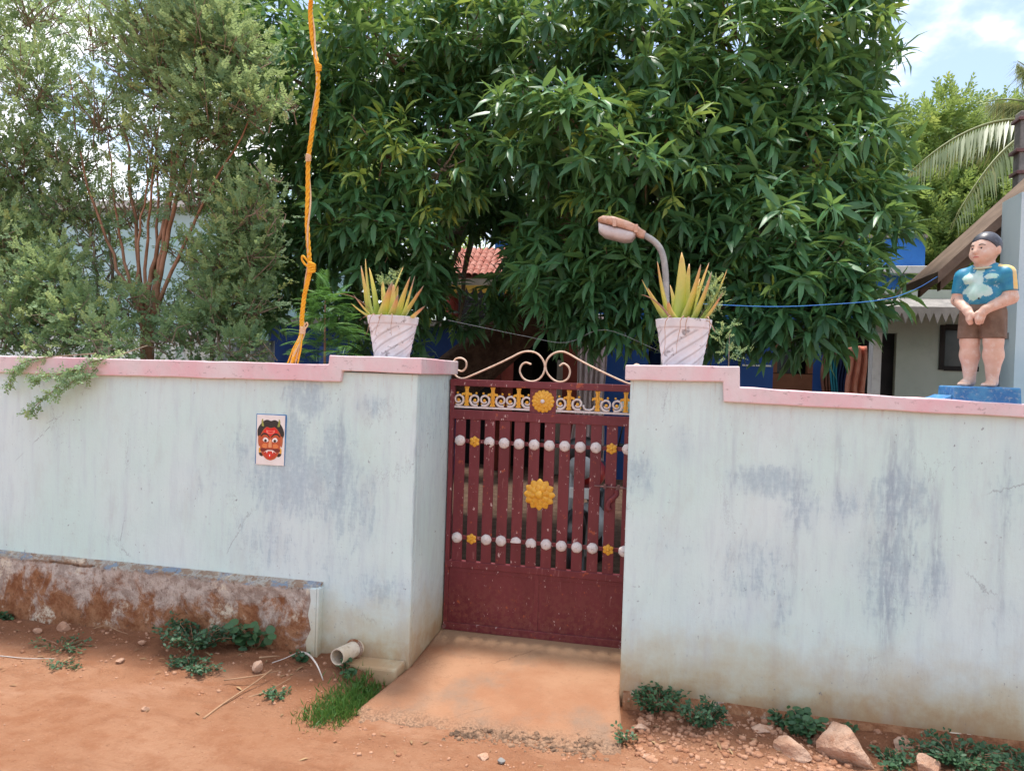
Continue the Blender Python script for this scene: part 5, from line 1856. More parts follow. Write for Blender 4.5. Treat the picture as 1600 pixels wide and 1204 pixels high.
shrub('spreading henna shrub with dark fanned stems and low foliage spilling over the coping', 160, 1.6,
      [[(160, 545, 1.6), (130, 450, 1.6), (95, 370, 1.65), (60, 290, 1.7), (30, 180, 1.7)], [(158, 545, 1.6), (120, 440, 1.65), (70, 340, 1.7), (10, 240, 1.7)], [(163, 545, 1.6), (150, 430, 1.65), (140, 330, 1.7), (120, 240, 1.75)],
       [(150, 545, 1.6), (105, 430, 1.6), (50, 370, 1.6), (-10, 300, 1.6)], [(166, 545, 1.6), (175, 440, 1.7), (168, 350, 1.75), (150, 250, 1.8)], [(140, 560, 1.5), (90, 540, 1.3), (40, 500, 1.2)]],
      [(60, 130, 1.7, .48, .45), (30, 250, 1.6, .42, .8), (110, 250, 1.7, .36, .42), (30, 380, 1.4, .36, 1), (80, 440, 1.2, .36, 1), (30, 500, 1.05, .36, 1.1), (120, 500, 1.05, .30, 1.1), (170, 525, .9, .22, 1.1), (-30, 60, 1.8, .45, .45), (60, 10, 1.9, .45, .35), (130, 320, 1.7, .28, .5), (-20, 320, 1.5, .42, .9), (90, 330, 1.6, .3, .6), (210, 470, 1.2, .16, .8), (-40, 440, 1.3, .4, 1), (70, 545, .85, .18, .8), (185, 545, .75, .13, 1)],
      .072, M['twig'])
shrub('slim upright henna shrub with pale stem between the stem fan and the mango', 345, 1.35,
      [[(330, 560, 1.35), (338, 500, 1.35), (350, 430, 1.3), (385, 330, 1.3)], [(345, 560, 1.35), (320, 480, 1.35), (300, 430, 1.4)], [(332, 540, 1.35), (370, 470, 1.3), (400, 400, 1.3)]],
      [(385, 330, 1.3, .27, 1), (395, 400, 1.3, .26, 1), (345, 400, 1.35, .27, 1), (345, 480, 1.3, .30, 1), (300, 520, 1.2, .24, .8), (400, 470, 1.25, .20, .9), (370, 540, 1.1, .22, .9), (270, 500, 1.3, .18, .7), (410, 280, 1.3, .16, .8), (420, 340, 1.25, .12, 1), (400, 545, 1.0, .10, .9), (250, 540, 1.1, .14, .8)],
      .068, M['twig'])

# twig hanging over the coping
ov = thing('overhanging_twig', 'leafy henna twigs drooping over the coping in front of the mint wall', 'twig', tuple(PY(150, 556, .05)))
tws = [[(230, 540, .45), (175, 558, .02), (130, 570, -.06), (95, 600, -.09), (60, 630, -.09), (40, 645, -.08)], [(170, 555, .05), (140, 585, -.07), (115, 595, -.10), (85, 622, -.10)], [(150, 552, .05), (60, 560, -.05), (25, 575, -.07), (15, 605, -.07)], [(130, 570, -.06), (110, 580, -.08), (70, 588, -.09), (50, 592, -.09)]]
Ls, Ds = [], []
for st in tws:
    P = catmull([PY(*q_) for q_ in st], 7)
    MB().tube(P, [.004 * (1 - .6 * i / len(P)) for i in range(len(P))], 5).build('stem', M['twig'], ov, smooth=True)
    for i in range(5, len(P) - 1):
        for _ in range(3):
            Ls.append(P[i] + rng.normal(size=3) * .008)
            d = P[i + 1] - P[i]; d /= np.linalg.norm(d)
            Ds.append(d + .8 * rng.normal(size=3) * np.array([1, .6, 1]) + np.array([0, -.1, -.1]))
tag(mass_mesh('leaves', *sprig_template(4, 1.0, .10, .36), frames(np.array(Ds), np.tile([0, -.5, 1.0], (len(Ls), 1)) + .5 * rng.normal(size=(len(Ls), 3))) * rng.uniform(.04, .075, len(Ls))[:, None, None], np.array(Ls), np.clip(rng.normal(.45, .2, len(Ls)), 0, .9), M['henna'], ov), kind='stuff')


# small cypress with drooping ferny sprays
def fern_template():
    V, Fc = [], []
    n = 12
    def rach(t):
        return np.array([t, 0, .10 * t - .45 * t * t])
    for i in range(n):
        t0, t1 = i / n, (i + 1) / n
        a, b = rach(t0), rach(t1)
        k = len(V)
        V += [tuple(a + [0, .008, 0]), tuple(a - [0, .008, 0]), tuple(b - [0, .007, 0]), tuple(b + [0, .007, 0])]
        Fc.append((k, k + 1, k + 2, k + 3))
        for sgn in (-1, 1):
            ln = .34 * math.sin(math.pi * (.18 + .75 * t0)) + .05
            d = np.array([.72, sgn * .7, -.16]); d /= np.linalg.norm(d)
            pr = np.array([-d[1], d[0], 0]); pr /= np.linalg.norm(pr)
            k = len(V)
            V += [tuple(a), tuple(a + d * ln * .45 + pr * .022), tuple(a + d * ln + np.array([0, 0, -.09 * ln])), tuple(a + d * ln * .45 - pr * .022)]
            Fc.append((k, k + 1, k + 2, k + 3))
    return V, Fc


FERN = fern_template()
cy = thing('young_cypress', 'young bright green cypress with drooping ferny sprays beside the yellow rope', 'small tree', tuple(np.array(PY(510, 560, 1.0)) * np.array([1, 1, 0])))
cb = PY(510, 560, 1.0)
MB().tube([(cb[0], 1.0, -.05), (cb[0], 1.0, 1.2), PY(508, 470, 1.0)], [.02, .014, .005], 7).build('trunk', M['redbark'], cy, smooth=True)
Ls, Ds, Ss, Tn = [], [], [], []
for i in range(150):
    t = rng.random()
    py_ = 448 + 120 * t
    wid = 12 + 48 * min(1, t * 2.2)
    px_ = 508 + rng.uniform(-.6, .6) * wid
    yy = 1.0 + rng.uniform(-.18, .18) * (.4 + t)
    p = PY(px_, py_, yy)
    ax0 = np.array([p[0] - cb[0], (yy - 1.0) - .05, 0]) * 2.2
    Ls.append(p); Ds.append(ax0 + np.array([rng.normal() * .3, rng.normal() * .3, .25 * rng.random()])); Ss.append(rng.uniform(.12, .20)); Tn.append(np.clip(rng.normal(.55, .2), .05, 1))
tag(mass_mesh('crown', *FERN, frames(np.array(Ds)) * np.array(Ss)[:, None, None], np.array(Ls), Tn, M['cypress'], cy), kind='stuff')

# pale flowering weed in and beside the east pot
pw = thing('seeding_weed', 'pale seeding weed growing out of the pot in front of the lamp', 'weed', (.13, .22, 1.92))
cl = [(PY(1112, 452, .25), .05, 1), (PY(1116, 470, .24), .05, 1), (PY(1105, 485, .25), .04, 1), (PY(1120, 440, .26), .03, 1)]
MB().tube([(.10, .22, 1.92), PY(1108, 470, .25), PY(1120, 432, .26)], [.003, .002, .001], 5).build('stem', M['twig'], pw)
sprig_crown('foliage', cl, .022, .05, M['henna'], pw, .6, .75, .1, .4, sprig_template(6, 1, .07, .2), .2)
pw2 = thing('seeding_weed', 'pale seeding weed behind the pillar pot in front of the lamp, just above the coping', 'weed', (.30, .75, 0))
cl = [(PY(1130, 525, .75), .06, 1), (PY(1138, 505, .75), .05, 1), (PY(1140, 550, .75), .06, 1), (PY(1165, 550, .8), .05, 1)]
MB().tube([(.30, .75, -.02), (.31, .75, 1.4), PY(1140, 520, .75)], [.008, .006, .002], 5).build('stem', M['twig'], pw2)
sprig_crown('foliage', cl, .040, .07, M['henna'], pw2, .4, .25, .15, .1, sprig_template(6, 1, .07, .2), .2)
pw3 = thing('dry_weed', 'wispy dry yellowish weed behind the aloe in the pot beside the yellow rope', 'weed', (-1.60, .26, 1.92))
cl = [(PY(610, 432, .28), .04, 1), (PY(600, 445, .28), .045, 1), (PY(620, 428, .28), .03, 1)]
MB().tube([(-1.60, .26, 1.92), PY(606, 440, .28)], [.003, .0015], 5).build('stem', M['twig'], pw3)
sprig_crown('foliage', cl, .024, .05, M['henna'], pw3, .6, .6, .15, .4, sprig_template(6, 1, .05, .2), .2)

# neem trees beyond the annex
NEEM = sprig_template(8, 1.0, .06, .34)


def neem(label, px, Y, clumps, z_tr):
    b = PY(px, 600, Y)
    root = thing('neem_tree', label, 'tree', (float(b[0]), Y, 0), 'trees beyond the annex')
    tr = MB()
    tr.tube(catmull([(b[0], Y, -.1), (b[0] + .1, Y, 1.5), (b[0], Y, z_tr)], 4), [.22 - .012 * i for i in range(9)], 9)
    for px_, py_, yy, r, den in clumps:
        limb(tr, (b[0], Y, z_tr * .8), PY(px_, py_, yy), .07, .015, .03, 6)
    tr.build('trunk', M['twig'], root, smooth=True)
    cl = [(PY(a, b_, c), r, d) for a, b_, c, r, d in clumps]
    sprig_crown('crown', cl, .19, .42, M['neem'], root, .35, .42, .2, .12, NEEM, .3)


neem('tall yellow-green neem tree rising beyond the blue parapet', 1440, 13.0,
     [(1435, 230, 13, .75, 1), (1420, 290, 13, .9, 1), (1480, 185, 13, .55, .9), (1482, 265, 13, .7, 1), (1450, 340, 12.5, 1.0, 1), (1410, 360, 13, .8, 1), (1475, 160, 13, .30, .9), (1400, 230, 13, .4, .9), (1470, 400, 12, .8, 1), (1430, 420, 12, .7, 1)], 4.5)
neem('broad yellow-green neem tree standing behind the drooping palm fronds', 1550, 14.0,
     [(1560, 225, 14, .7, 1), (1540, 260, 14, 1.0, 1), (1612, 200, 14, .7, 1), (1590, 240, 14, 1.0, 1), (1520, 330, 13, 1.0, 1), (1570, 310, 13.5, 1.0, 1), (1620, 300, 14, 1.0, 1), (1525, 180, 14, .35, .9), (1505, 390, 12.5, .8, 1), (1540, 380, 12.5, .8, 1)], 4.5)
neem('dull green tree far behind the mango canopy', 700, 12.0,
     [(560, 300, 12, 1.3, .6), (700, 420, 12, 1.0, .5), (900, 300, 12, 1.3, .5), (1100, 330, 12, 1.3, .5), (1260, 300, 12, 1.2, .6)], 4.0)

# coconut palm, its crown just outside the view
def palm():
    Yp = 8.0
    c = np.array(PY(1690, 215, Yp))
    root = thing('coconut_palm', 'coconut palm with long drooping fronds reaching over the sloping roof', 'palm tree', (float(c[0]) + .3, Yp, 0))
    MB().tube(catmull([(c[0] + .3, Yp, -.1), (c[0] + .2, Yp, 2.0), c], 6), [.19 - .005 * i for i in range(13)], 12).build('trunk', M['twig'], root, smooth=True)
    ends = [(1400, 292, 7.6, .30, 215), (1490, 345, 7.0, .32, 205), (1500, 230, 8.2, .22, 200), (1590, 95, 8.5, .12, 190), (1600, 400, 6.6, .3, 215), (1540, 160, 9.0, .2, 195), (1800, 330, 7.5, .3, 215), (1880, 200, 8.2, .2, 215), (1760, 60, 8.6, .1, 215), (1680, 380, 7, .3, 215)]
    tv = [(0, 0, 0), (.35, .035, -.03), (.35, -.035, -.03), (1, 0, -.32)]
    tf = [(0, 2, 3, 1)]
    for (px, py, yy, arch, _) in ends:
        e = np.array(PY(px, py, yy)); L = np.linalg.norm(e - c)
        P = [c + (e - c) * t + np.array([0, 0, arch * L * 4 * t * (1 - t) * .7]) for t in np.linspace(0, 1, 22)]
        fr_o = MB().tube(P, [.030 * (1 - .9 * i / 21) + .003 for i in range(22)], 6).build('frond', M['palm'], root, smooth=True)
        at = fr_o.data.attributes.new('tone', 'FLOAT', 'POINT'); at.data.foreach_set('value', np.full(len(fr_o.data.vertices), .85, np.float32))
        Ls, Ds, Ss = [], [], []
        for i in range(2, 21):
            for f_ in (0, .33, .66):
                p = P[i] * (1 - f_) + P[min(i + 1, 21)] * f_
                d = P[min(i + 1, 21)] - P[i]; d /= np.linalg.norm(d)
                sdv = np.cross(d, [0, 0, 1.0]); sdv /= np.linalg.norm(sdv)
                for sgn in (-1, 1):
                    Ls.append(p); Ds.append(d * .55 + sdv * sgn * .75 + np.array([0, 0, -.75 + .25 * rng.random()])); Ss.append((.85 * math.sin(math.pi * (.15 + .75 * i / 21)) + .1) * rng.uniform(.7, 1.0) * .75)
        o = mass_mesh('leaflets', tv, tf, frames(np.array(Ds)) * np.array(Ss)[:, None, None], np.array(Ls), np.clip(rng.normal(.5, .2, len(Ls)), 0, 1), M['palm'], fr_o)
        tag(o, kind='stuff')


palm()

# ------------------------------------------------------------------ buildings behind
def X_(px, py, Y):
    return float(PY(px, py, Y)[0])


def Z_(px, py, Y):
    return float(PY(px, py, Y)[2])


HYb = 8.0
bh = thing('blue_house', 'royal blue house with white cornice and dark porch behind the mango tree', 'house', (X_(1150, 600, HYb), HYb, 0))
xr = X_(1447, 400, HYb); zc_ = Z_(1430, 431, HYb); zct = Z_(1430, 419, HYb); zp = Z_(1425, 367, HYb)
xl = X_(770, 500, HYb)
xm = X_(1010, 560, HYb)
# upper wall above the porch openings, parapet, cornice
zo = 2.55
MB().box(xl, xr, HYb, HYb + 6, zo, zc_).build('wall', M['blue_wall'], bh)
MB().box(xl - .1, xr + .08, HYb - .25, HYb + 6, zc_ + .001, zct).build('cornice', M['white_trim'], bh, bevel=.01)
MB().box(xl, xr - .02, HYb - .02, HYb + .14, zct + .001, zp - .05).build('parapet', M['blue_wall'], bh)
MB().box(xl, xr + .0, HYb - .05, HYb + .17, zp - .049, zp).build('parapet_coping', M['fascia'], bh)
MB().box(xr - .9, xr - .005, HYb + .142, HYb + 3.0, zct + .001, zp - .05).build('parapet', M['blue_wall'], bh)


def wseg(px0, px1, mat, name='wall_panel', z0=0.0, z1=zo, y0=HYb + .002, y1=HYb + .2):
    MB().box(X_(px0, 580, HYb), X_(px1, 580, HYb), y0, y1, z0, z1 - .001).build(name, mat, bh)


wseg(944, 1012, M['blue_panel'])
wseg(1012, 1085, M['navy'], y0=HYb + .9, y1=HYb + 1.0)
wseg(1085, 1140, M['blue_panel'], 'wall_panel', y0=HYb + .05)
wseg(1157, 1208, M['blue_panel'], 'door')
zln = Z_(1185, 571, HYb)
MB().box(X_(1160, 571, HYb - .01), X_(1205, 571, HYb - .01), HYb - .006, HYb + .0015, zln - .012, zln + .012).build('door_trim', M['white_trim'], bh)
wseg(1208, 1270, M['brownwall'], 'dado', 0, Z_(1240, 584, HYb))
wseg(1214, 1245, M['glassdark'], 'window', Z_(1240, 584, HYb) + .01, 2.5, HYb + .12, HYb + .15)
wseg(1208, 1214, M['brownwall'], 'window_frame', Z_(1240, 584, HYb) + .01, zo)
wseg(1262, 1270, M['brownwall'], 'window_frame', Z_(1240, 584, HYb) + .01, zo)
wseg(1270, 1286, M['blue_panel'], 'column')
wseg(1140, 1157, M['navy'], 'column')
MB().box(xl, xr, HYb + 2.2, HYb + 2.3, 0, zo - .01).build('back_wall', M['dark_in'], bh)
MB().box(xl, xl + .1, HYb + .2, HYb + 2.2, 0, zo - .01).build('side_wall', M['redwall'], bh)
MB().box(X_(880, 560, HYb), X_(903, 560, HYb), HYb, HYb + .5, 0, zo - .002).build('column', M['redwall'], bh)
MB().box(X_(868, 590, HYb), X_(880, 590, HYb), HYb + .1, HYb + .4, 0, Z_(870, 562, HYb)).build('pedestal', M['fascia'], bh, bevel=.02)

ns = thing('navy_outhouse', 'low navy blue outhouse wall behind the young cypress', 'building', (X_(520, 600, 7.0), 7.0, 0))
MB().box(X_(418, 560, 7.0), X_(702, 560, 7.0), 7.0, 7.9, 0, 2.3).build('wall', M['navy'], ns)
MB().box(X_(412, 560, 7.0), X_(708, 560, 7.0), 6.9, 7.95, 2.301, 2.4).build('roof_slab', M['concrete'], ns, bevel=.01)
MB().box(X_(500, 560, 7.0), X_(545, 560, 7.0), 6.97, 6.999, 0, 1.95).build('door', M['blue_panel'], ns)

# tiled canopy with yellow fringe over the porch entrance
tc = thing('tiled_canopy', 'small terracotta tiled canopy with yellow scalloped fringe over the dark porch', 'canopy', (X_(740, 430, 7.3), 7.3, Z_(740, 436, 7.3)))
x0, x1 = X_(700, 430, 7.3), X_(800, 430, 7.3)
ze = Z_(740, 434, 7.3)
NT, NR = int((x1 - x0) / .105), 6
tme = None
slope = R_(38)
for r in range(NR):
    for k in range(NT):
        if tme is None:
            mb = MB()
            vs_, fs = [], []
            for i in range(2):
                for j in range(7):
                    a = math.pi * j / 6
                    for th in (0, 1):
                        rr = .058 - .012 * th - .006 * i
                        vs_.append((rr * math.cos(a), .165 * i, rr * math.sin(a) + .02))
            for j in range(6):
                a = j * 2
                fs.append((a, a + 2, 14 + a + 2, 14 + a)); fs.append((a + 1, 14 + a + 1, 14 + a + 3, a + 3)); fs.append((a, a + 1, a + 3, a + 2)); fs.append((14 + a, 14 + a + 2, 14 + a + 3, 14 + a + 1))
            tme = bpy.data.meshes.new('roof_tile'); tme.from_pydata(vs_, [], fs); tme.materials.append(M['tile'])
        o = link_mesh('roof_tile', tme, None, tc)
        L = wloc(tc)
        o.location = (x0 + (k + .5) * .105 - L.x, 7.3 - .10 + r * .13 * math.cos(slope) - L.y, ze + r * .13 * math.sin(slope) - L.z)
        o.rotation_euler = (slope, random.uniform(-.05, .05), random.uniform(-.03, .03))
mb = MB()
mb.add([(x0, 7.22, ze - .02), (x1, 7.22, ze - .02), (x1, 8.0, ze + .52), (x0, 8.0, ze + .52), (x0, 7.22, ze - .05), (x1, 7.22, ze - .05), (x1, 8.0, ze + .49), (x0, 8.0, ze + .49)], [(0, 1, 2, 3), (7, 6, 5, 4), (0, 4, 5, 1), (1, 5, 6, 2), (2, 6, 7, 3), (3, 7, 4, 0)])
mb.build('roof_deck', M['tile'], tc)
MB().box(x0, x1, 7.20, 7.26, ze - .16, ze - .025).build('fascia_board', M['fascia'], tc)
P = [(x0, ze - .15)]
n = int((x1 - x0) / .11)
low = []
for k in range(n):
    xa = x0 + (x1 - x0) * k / n; wv = (x1 - x0) / n
    low += [(xa, ze - .16), (xa + wv * .25, ze - .235), (xa + wv * .5, ze - .255), (xa + wv * .75, ze - .235)]
low.append((x1, ze - .16))
MB().prism([(x0, ze - .13)] + low + [(x1, ze - .13)], 7.18, 7.195).build('fringe', M['fringe'], tc)
for px in (706, 795):
    xx = X_(px, 500, 7.5)
    MB().tube([(xx, 7.5, 0), (xx, 7.5, ze)], .10, 12).build('post', M['redwall'], tc)
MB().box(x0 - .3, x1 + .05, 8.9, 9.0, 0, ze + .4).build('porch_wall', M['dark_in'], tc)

# lilac curtain
ct = thing('curtain', 'pale lilac curtain gathered low beside the dark red column', 'curtain', (X_(922, 620, 7.6), 7.6, 0))
xa, xb = X_(903, 560, 7.6), X_(948, 560, 7.6)
vs_, fs = [], []
nu_, nv_ = 50, 30
for i in range(nu_ + 1):
    for j in range(nv_ + 1):
        u, v = i / nu_, j / nv_
        z = .02 + v * 2.55
        g = math.exp(-((z - 1.25) / .35) ** 2)
        xx = xa + (xb - xa) * u
        xx = xx + g * .10 * (u - .2) * -.4 - max(0, 1.2 - z) * .12 * (1 - u)
        vs_.append((xx, 7.6 + .035 * math.sin(u * 34 + .8 * v) + .02 * math.sin(u * 13), z))
for i in range(nu_):
    for j in range(nv_):
        a = i * (nv_ + 1) + j
        fs.append((a, a + nv_ + 1, a + nv_ + 2, a + 1))
mb = MB(); mb.add(vs_, fs)
co = mb.build('cloth', M['curtain'], ct, smooth=True)
sm_ = co.modifiers.new('thick', 'SOLIDIFY'); sm_.thickness = .006
MB().tube([(xa - .1, 7.6, 2.57), (xb + .1, 7.6, 2.57)], .012, 8).build('curtain_rod', M['lamp_pole'], ct)

# annex with awning, window and open door
AY = 6.6
an = thing('annex', 'grey-green annex with fringed awning, dark window and open doorway beside the blue house', 'building', (X_(1470, 600, AY), AY, 0))
ax0, ax1 = X_(1400, 560, AY), X_(1660, 560, AY)
zaw = Z_(1440, 489, AY)
wz0, wz1 = Z_(1490, 578, AY), Z_(1490, 508, AY)
wx0, wx1 = X_(1469, 545, AY), X_(1530, 545, AY)
MB().box(ax0, wx0, AY, AY + .2, 0, zaw + .3).build('wall', M['annex'], an)
MB().box(wx1, ax1, AY, AY + .2, 0, zaw + .3).build('wall', M['annex'], an)
MB().box(wx0 + .0005, wx1 - .0005, AY + .0003, AY + .2, 0, wz0).build('wall', M['annex'], an)
MB().box(wx0 + .0005, wx1 - .0005, AY + .0003, AY + .2, wz1, zaw + .3).build('wall', M['annex'], an)
wo = MB().box(wx0 - .01, wx0 + .05, AY - .02, AY + .1, wz0, wz1).box(wx0 + .051, wx1, AY - .02, AY + .1, wz1 - .05, wz1 + .01).box(wx0 + .051, wx1, AY - .02, AY + .1, wz0 - .01, wz0 + .05).build('window_frame', M['dark_in'], an)
MB().box(wx0 + .02, wx1, AY + .12, AY + .13, wz0, wz1).build('window_pane', M['glassdark'], an)
dx0 = X_(1376, 570, AY)
MB().box(X_(1362, 570, AY), dx0, AY - .03, AY + .18, 0, Z_(1370, 520, AY)).build('door_jamb', M['white_trim'], an, bevel=.005)
MB().box(X_(1362, 570, AY), ax0 - .001, AY - .001, AY + .18, Z_(1370, 520, AY) + .001, zaw + .3).build('wall', M['annex'], an)
MB().box(dx0 + .002, ax0 - .002, AY + .10, AY + .14, 0, Z_(1370, 520, AY)).build('door', M['dark_in'], an)
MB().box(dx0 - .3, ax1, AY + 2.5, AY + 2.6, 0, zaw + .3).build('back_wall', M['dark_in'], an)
# awning
awy = AY - .75
axa, axb = X_(1372, 480, awy), X_(1640, 480, awy)
za = Z_(1440, 482, awy)
mb = MB()
mb.add([(axa, awy, za), (axb, awy, za), (axb, AY + .3, za + .28), (axa, AY + .3, za + .28), (axa, awy, za - .03), (axb, awy, za - .03), (axb, AY + .3, za + .25), (axa, AY + .3, za + .25)], [(0, 1, 2, 3), (7, 6, 5, 4), (0, 4, 5, 1), (1, 5, 6, 2), (2, 6, 7, 3), (3, 7, 4, 0)])
aw = mb.build('awning', M['concrete'], an)
n = int((axb - axa) / .085)
low = []
for k in range(n):
    xa_ = axa + (axb - axa) * k / n; wv = (axb - axa) / n
    low += [(xa_, za - .05), (xa_ + wv * .5, za - .16 - .02 * (k % 2))]
low.append((axb, za - .05))
MB().prism([(axa, za + .02)] + low + [(axb, za + .02)], awy - .02, awy - .005).build('awning_fringe', M['fascia'], aw)

# laundry
def cloth(name, label, px0, px1, py0, py1, Y, mat, ph, slant=0.0):
    t_ = thing(name, label, 'laundry', (X_(px0, py0, Y), Y, Z_(px0, py1, Y)), 'laundry hung in the porch')
    x0_, x1_, zt, zb = X_(px0, py0, Y), X_(px1, py0, Y), Z_(px0, py0, Y), Z_(px0, py1, Y)
    vs_, fs = [], []
    for i in range(25):
        for j in range(15):
            u, v = i / 24, j / 14
            wv = 1 + .25 * v * math.sin(ph)
            vs_.append((x0_ + (x1_ - x0_) * (u * wv) + slant * v + .02 * math.sin(v * 6 + ph), Y + .05 * math.sin(u * 17 + ph + v), zt + (zb - zt) * v * (1 - .12 * math.sin(u * 3 + ph))))
    for i in range(24):
        for j in range(14):
            a = i * 15 + j
            fs.append((a, a + 15, a + 16, a + 1))
    mb = MB(); mb.add(vs_, fs)
    o = mb.build('cloth', mat, t_, smooth=True)
    s2 = o.modifiers.new('thick', 'SOLIDIFY'); s2.thickness = .008
    return t_


cloth('hanging_cloth', 'salmon cloth with a gathered fold hanging nearest the white door jamb', 1322, 1352, 540, 640, 7.4, M['cloth_o'], .4)
cloth('hanging_cloth', 'brown cloth hanging next to the blue column', 1287, 1300, 545, 640, 7.5, M['cloth_b'], 2.0)
cloth('hanging_cloth', 'teal cloth hanging between brown and navy cloths', 1300, 1311, 548, 640, 7.45, M['cloth_t'], 3.0)
cloth('hanging_cloth', 'navy cloth hanging between teal and salmon cloths', 1311, 1322, 545, 640, 7.45, M['cloth_n'], 1.0)
lln2 = thing('wire', 'thin grey wire sagging in front of the lilac curtain', 'wire', tuple(PY(820, 525, 2.0)))
MB().tube(catmull([PY(700, 500, 2.0), PY(820, 525, 2.0), PY(885, 535, 2.0), PY(945, 515, 2.0), PY(1030, 548, 2.0)], 5), .0022, 5).build('line', M['wire_grey'], lln2, smooth=True)

# roofed building behind the statue
RYb = 1.75
rb = thing('roofed_house', 'pale blue house corner with weathered sloping roof behind the boy statue', 'house', (X_(1640, 600, RYb), RYb, 0))
xw = X_(1589, 480, RYb)
MB().box(xw, xw + 2.2, RYb, RYb + .30, 0, Z_(1595, 300, RYb)).build('wall', M['paleblue'], rb)
MB().box(xw + .9, xw + 2.2, RYb + .301, RYb + 2.0, 0, Z_(1595, 300, RYb)).build('wall', M['paleblue'], rb)
MB().box(X_(1560, 560, RYb + .3), xw - .001, RYb + .22, RYb + .28, 0, Z_(1575, 440, RYb + .6)).build('door', M['bluegrey_door'], rb)
MB().box(X_(1576, 524, RYb + .1), xw - .002, RYb + .1, RYb + .2, Z_(1580, 528, RYb), Z_(1580, 518, RYb)).build('bracket', M['concrete'], rb)
# roof slab sloping down towards the annex
e0 = np.array(PY(1466, 424, RYb + .3)); e1 = np.array(PY(1640, 268, RYb + .3))
d_ = (e1 - e0); d_[1] = 0
sl_ = d_[2] / d_[0]
mb = MB()
th = .085
X0, X1_ = e0[0], e0[0] + 1.5
v = []
for (xx) in (X0, X1_):
    for yy in (RYb + .3, RYb + 1.05):
        for dz in (0, -th):
            v.append((xx, yy, e0[2] + (xx - X0) * sl_ + dz))
mb.add(v, [(0, 2, 6, 4), (1, 5, 7, 3), (0, 4, 5, 1), (2, 3, 7, 6), (0, 1, 3, 2), (4, 6, 7, 5)])
mb.build('roof', M['roof_under'], rb)
for k in range(2):
    yy = RYb + .40 + k * .45
    mb = MB()
    v = []
    for xx in (X0 + .05, X1_ - .1):
        for y2 in (yy, yy + .07):
            for dz in (-th - .001, -th - .09):
                v.append((xx, y2, e0[2] + (xx - X0) * sl_ + dz))
    mb.add(v, [(0, 2, 6, 4), (1, 5, 7, 3), (0, 4, 5, 1), (2, 3, 7, 6), (0, 1, 3, 2), (4, 6, 7, 5)])
    mb.build('rafter', M['roof_under'], rb)
lln = thing('clothes_line', 'thin blue line strung from the aloe pot towards the annex', 'line', tuple(PY(1115, 477, .9)))
P = [PY(1080, 474, .9), PY(1200, 479, 1.0), PY(1290, 476, 1.05), PY(1380, 468, 1.1), PY(1430, 452, 1.6), PY(1468, 430, RYb + .36)]
MB().tube(catmull(P, 4), .0026, 5).build('line', M['wire_blue'], lln, smooth=True)
cp = thing('concrete_post', 'weathered concrete post with rusty iron bands standing above the sloping roof', 'post', (X_(1596, 300, 3.2), 3.2, 2.2))
xx = X_(1594, 240, 3.2)
zb_, zt_ = Z_(1594, 330, 3.2), Z_(1594, 176, 3.2)
zroof = e0[2] + (xx - X0) * sl_
cp.location = (xx, 3.2, zroof)
MB().box(xx - .03, xx + .09, 3.14, 3.26, zroof - .1, zt_).build('shaft', M['concrete'], cp, bevel=.01)
for k in range(3):
    zz = zb_ + (zt_ - zb_) * (.36 + .27 * k - .05 * (k == 1))
    MB().box(xx - .05 - .01 * (k % 2), xx + .10, 3.12, 3.28, zz, zz + .028).build('iron_band', M['iron_dark'], cp, bevel=.004)

# pale teal house beyond the henna
th_ = thing('teal_house', 'pale teal house glimpsed through the henna shrubs', 'house', (X_(160, 600, 8.0), 8.0, 0))
xa, xb = X_(-140, 450, 8.0), X_(415, 450, 8.0)
zt_ = Z_(200, 330, 8.0)
MB().box(xa, xb, 8.0, 12.0, 0, zt_).build('wall', M['teal_wall'], th_)
MB().box(xa - .2, xb + .2, 7.75, 12.2, zt_ + .001, zt_ + .14).build('roof_slab', M['white_trim'], th_, bevel=.01)
for px in (40, 120, 310):
    xx = X_(px, 450, 8.0)
    wf = MB().box(xx - .45, xx + .45, 7.95, 7.999, 1.0, 2.2).build('window', M['white_trim'], th_)
    MB().box(xx - .38, xx + .38, 7.94, 7.949, 1.07, 2.13).build('pane', M['blue_wall'] if px == 40 else M['glassdark'], wf)
# grey sheet fence inside the yard
sf = thing('sheet_fence', 'grey corrugated sheet fence standing low behind the henna shrubs', 'fence', (X_(200, 600, 3.2), 3.2, 0))
xa, xb = X_(-200, 540, 3.2), X_(430, 540, 3.2)
zt_ = Z_(250, 528, 3.2)
n = int((xb - xa) / .02)
vs_ = []
for i in range(n + 1):
    xx = xa + (xb - xa) * i / n
    yy = 3.2 + .014 * math.sin(xx * 2 * math.pi / .09)
    vs_ += [(xx, yy, 0), (xx, yy, zt_)]
mb = MB(); mb.add(vs_, [(2 * i, 2 * i + 2, 2 * i + 3, 2 * i + 1) for i in range(n)])
so = mb.build('sheet', M['sheet'], sf, smooth=True)
so.modifiers.new('thick', 'SOLIDIFY').thickness = .003
for k in range(5):
    xx = xa + (xb - xa) * (k + .2) / 5
    MB().box(xx - .04, xx + .04, 3.23, 3.31, 0, zt_ + .05).build('fence_post', M['concrete'], sf)

# ------------------------------------------------------------------ motorcycle parked behind the gate
mt = thing('motorcycle', 'dark motorcycle with round mirror parked behind the maroon gate', 'motorcycle', (-.62, 1.9, 0))


